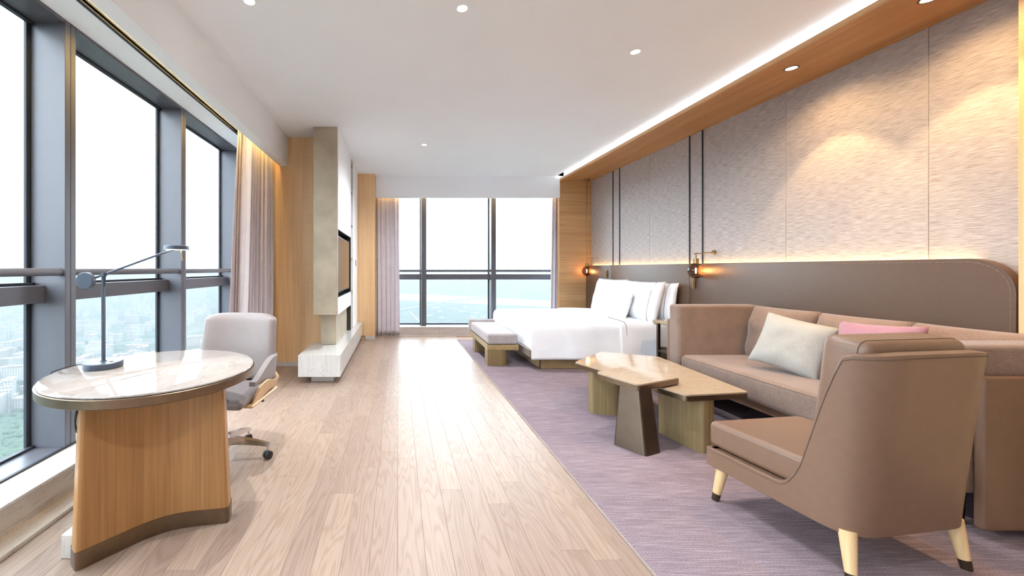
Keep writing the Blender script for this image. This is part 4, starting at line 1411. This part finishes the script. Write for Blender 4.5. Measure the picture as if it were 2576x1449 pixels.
# city blocks
rb = random.Random(12)
bmesh_cache = []
def building_mesh(w, d, h, kind):
    bm = bmesh.new()
    def bx(x0, x1, y0, y1, z0, z1):
        me = box_mesh(x0, x1, y0, y1, z0, z1, 0); bm.from_mesh(me); bpy.data.meshes.remove(me)
    bx(-w / 2, w / 2, -d / 2, d / 2, 0, h)
    if kind == 1: bx(-w / 2 - d * .5, -w / 2 + .1, -d / 2, d * 1.1, 0, h * .8)
    if kind == 2: bx(w / 2 - .1, w / 2 + d * .6, -d, d / 2, 0, h * 1.15)
    return bm_mesh(bm)
kinds = []
for i in range(8):
    w, d, h = rb.uniform(11, 30), rb.uniform(7, 11), rb.uniform(7, 24)
    k = rb.randrange(3)
    me = building_mesh(w, d, h, k); me.materials.append(FAC[i % 3])
    bm = bmesh.new()
    m1 = box_mesh(-w / 2 - .6, w / 2 + .6, -d / 2 - .6, d / 2 + .6, h, h + 1.2, 0); bm.from_mesh(m1)
    m2 = box_mesh(-w * .2, -w * .2 + 4, -1.6, 1.6, h + 1.0, h + 3, 0); bm.from_mesh(m2)
    rf = bm_mesh(bm); rf.materials.append(M['roof'])
    kinds.append((me, rf, max(w, d)))
placed = []
tries = 0
while len(placed) < 290 and tries < 9000:
    tries += 1
    u = rb.uniform(-120, 600); v = 745 + 385 * rb.random() ** 1.15
    x, y = gp(u, v)
    if v > 1075 and u < 240: continue            # the green park close by
    if any((x - a) ** 2 + (y - b) ** 2 < (s + 7) ** 2 for a, b, s in placed): continue
    me, rf, s = rb.choice(kinds)
    o = bpy.data.objects.new('city_block', me); COL.objects.link(o)
    o.location = (x, y, GZ); o.rotation_euler = (0, 0, rb.choice((0, PI / 2)) + R(20) + rb.gauss(0, .1))
    tag(o, 'pale hazy apartment block in the city below the left windows', 'building', 'city blocks below the left windows')
    r2 = bpy.data.objects.new('roof', rf); COL.objects.link(r2); r2.parent = o
    placed.append((x, y, s * .6))
shed_body = box_mesh(-16, 16, -6, 6, 0, 4, 0); shed_body.materials.append(M['concrete'])
shed_roof = mesh_of([(-16.5, -6.5, 4), (16.5, -6.5, 4), (16.5, 6.5, 4), (-16.5, 6.5, 4), (-16.5, 0, 6.5), (16.5, 0, 6.5)], [(0, 1, 5, 4), (3, 4, 5, 2), (0, 4, 3), (1, 2, 5), (0, 3, 2, 1)]); shed_roof.materials.append(M['road'])
for u, v in ((1090, 776), (1098, 775), (1106, 784), (1170, 775.5), (1164, 784), (1198, 788), (1190, 800), (1110, 800), (1080, 795), (1215, 799), (1030, 729), (1085, 730), (1130, 734), (1180, 735), (1270, 735), (1330, 730), (1368, 732)):
    x, y = gp(u, v)
    o = bpy.data.objects.new('shed', shed_body); COL.objects.link(o); o.location = (x, y, GZ); o.rotation_euler = (0, 0, rb.gauss(0, .15)); o.scale = (rb.uniform(.4, .9), .6, .6)
    tag(o, 'pale low shed on the plain seen through the far window', 'shed', 'sheds on the plain')
    r2 = bpy.data.objects.new('roof', shed_roof); COL.objects.link(r2); r2.parent = o
# park trees close below the left windows
bm = bmesh.new()
base = bmesh.new(); bmesh.ops.create_icosphere(base, subdivisions=1, radius=1); tm = bpy.data.meshes.new('t'); base.to_mesh(tm); base.free()
for i in range(1400):
    u = rb.uniform(-100, 230); v = rb.uniform(1060, 1180) if i % 3 else rb.uniform(860, 1060)
    x, y = gp(u, v)
    n0 = len(bm.verts)
    bm.from_mesh(tm)
    bm.verts.ensure_lookup_table()
    s = rb.uniform(2.0, 4.5)
    for vv in bm.verts[n0:]: vv.co = Vector((x + vv.co.x * s, y + vv.co.y * s, GZ + 4 + vv.co.z * s * .9))
o = obj('treetops', bm_mesh(bm), M['tree'], None, 180)
tag(o, 'mass of green treetops far below the leftmost window', 'trees', None, 'stuff')

# haze lying over the plain, its top just under the room
def haze_mat():
    m, nt, b = new_mat('haze'); nt.nodes.remove(b)
    s = nt.nodes.new('ShaderNodeVolumeScatter')
    s.inputs['Color'].default_value = (.86, .95, 1.0, 1); s.inputs['Density'].default_value = .00028
    k = nt.nodes.new('ShaderNodeVolumeAbsorption')          # smoggy air: it also swallows light
    k.inputs['Color'].default_value = (0, 0, 0, 1); k.inputs['Density'].default_value = .0008
    ad = nt.nodes.new('ShaderNodeAddShader')
    nt.links.new(s.outputs[0], ad.inputs[0]); nt.links.new(k.outputs[0], ad.inputs[1])
    nt.links.new(ad.outputs[0], nt.nodes['Material Output'].inputs['Volume'])
    return m
if 1: hz = obj('haze', box_mesh(-13500, 13500, -2900, 13500, GZ + .1, -14, 0), haze_mat())
tag(hz, 'pale blue haze lying over the plain below the windows', 'haze', None, 'stuff')
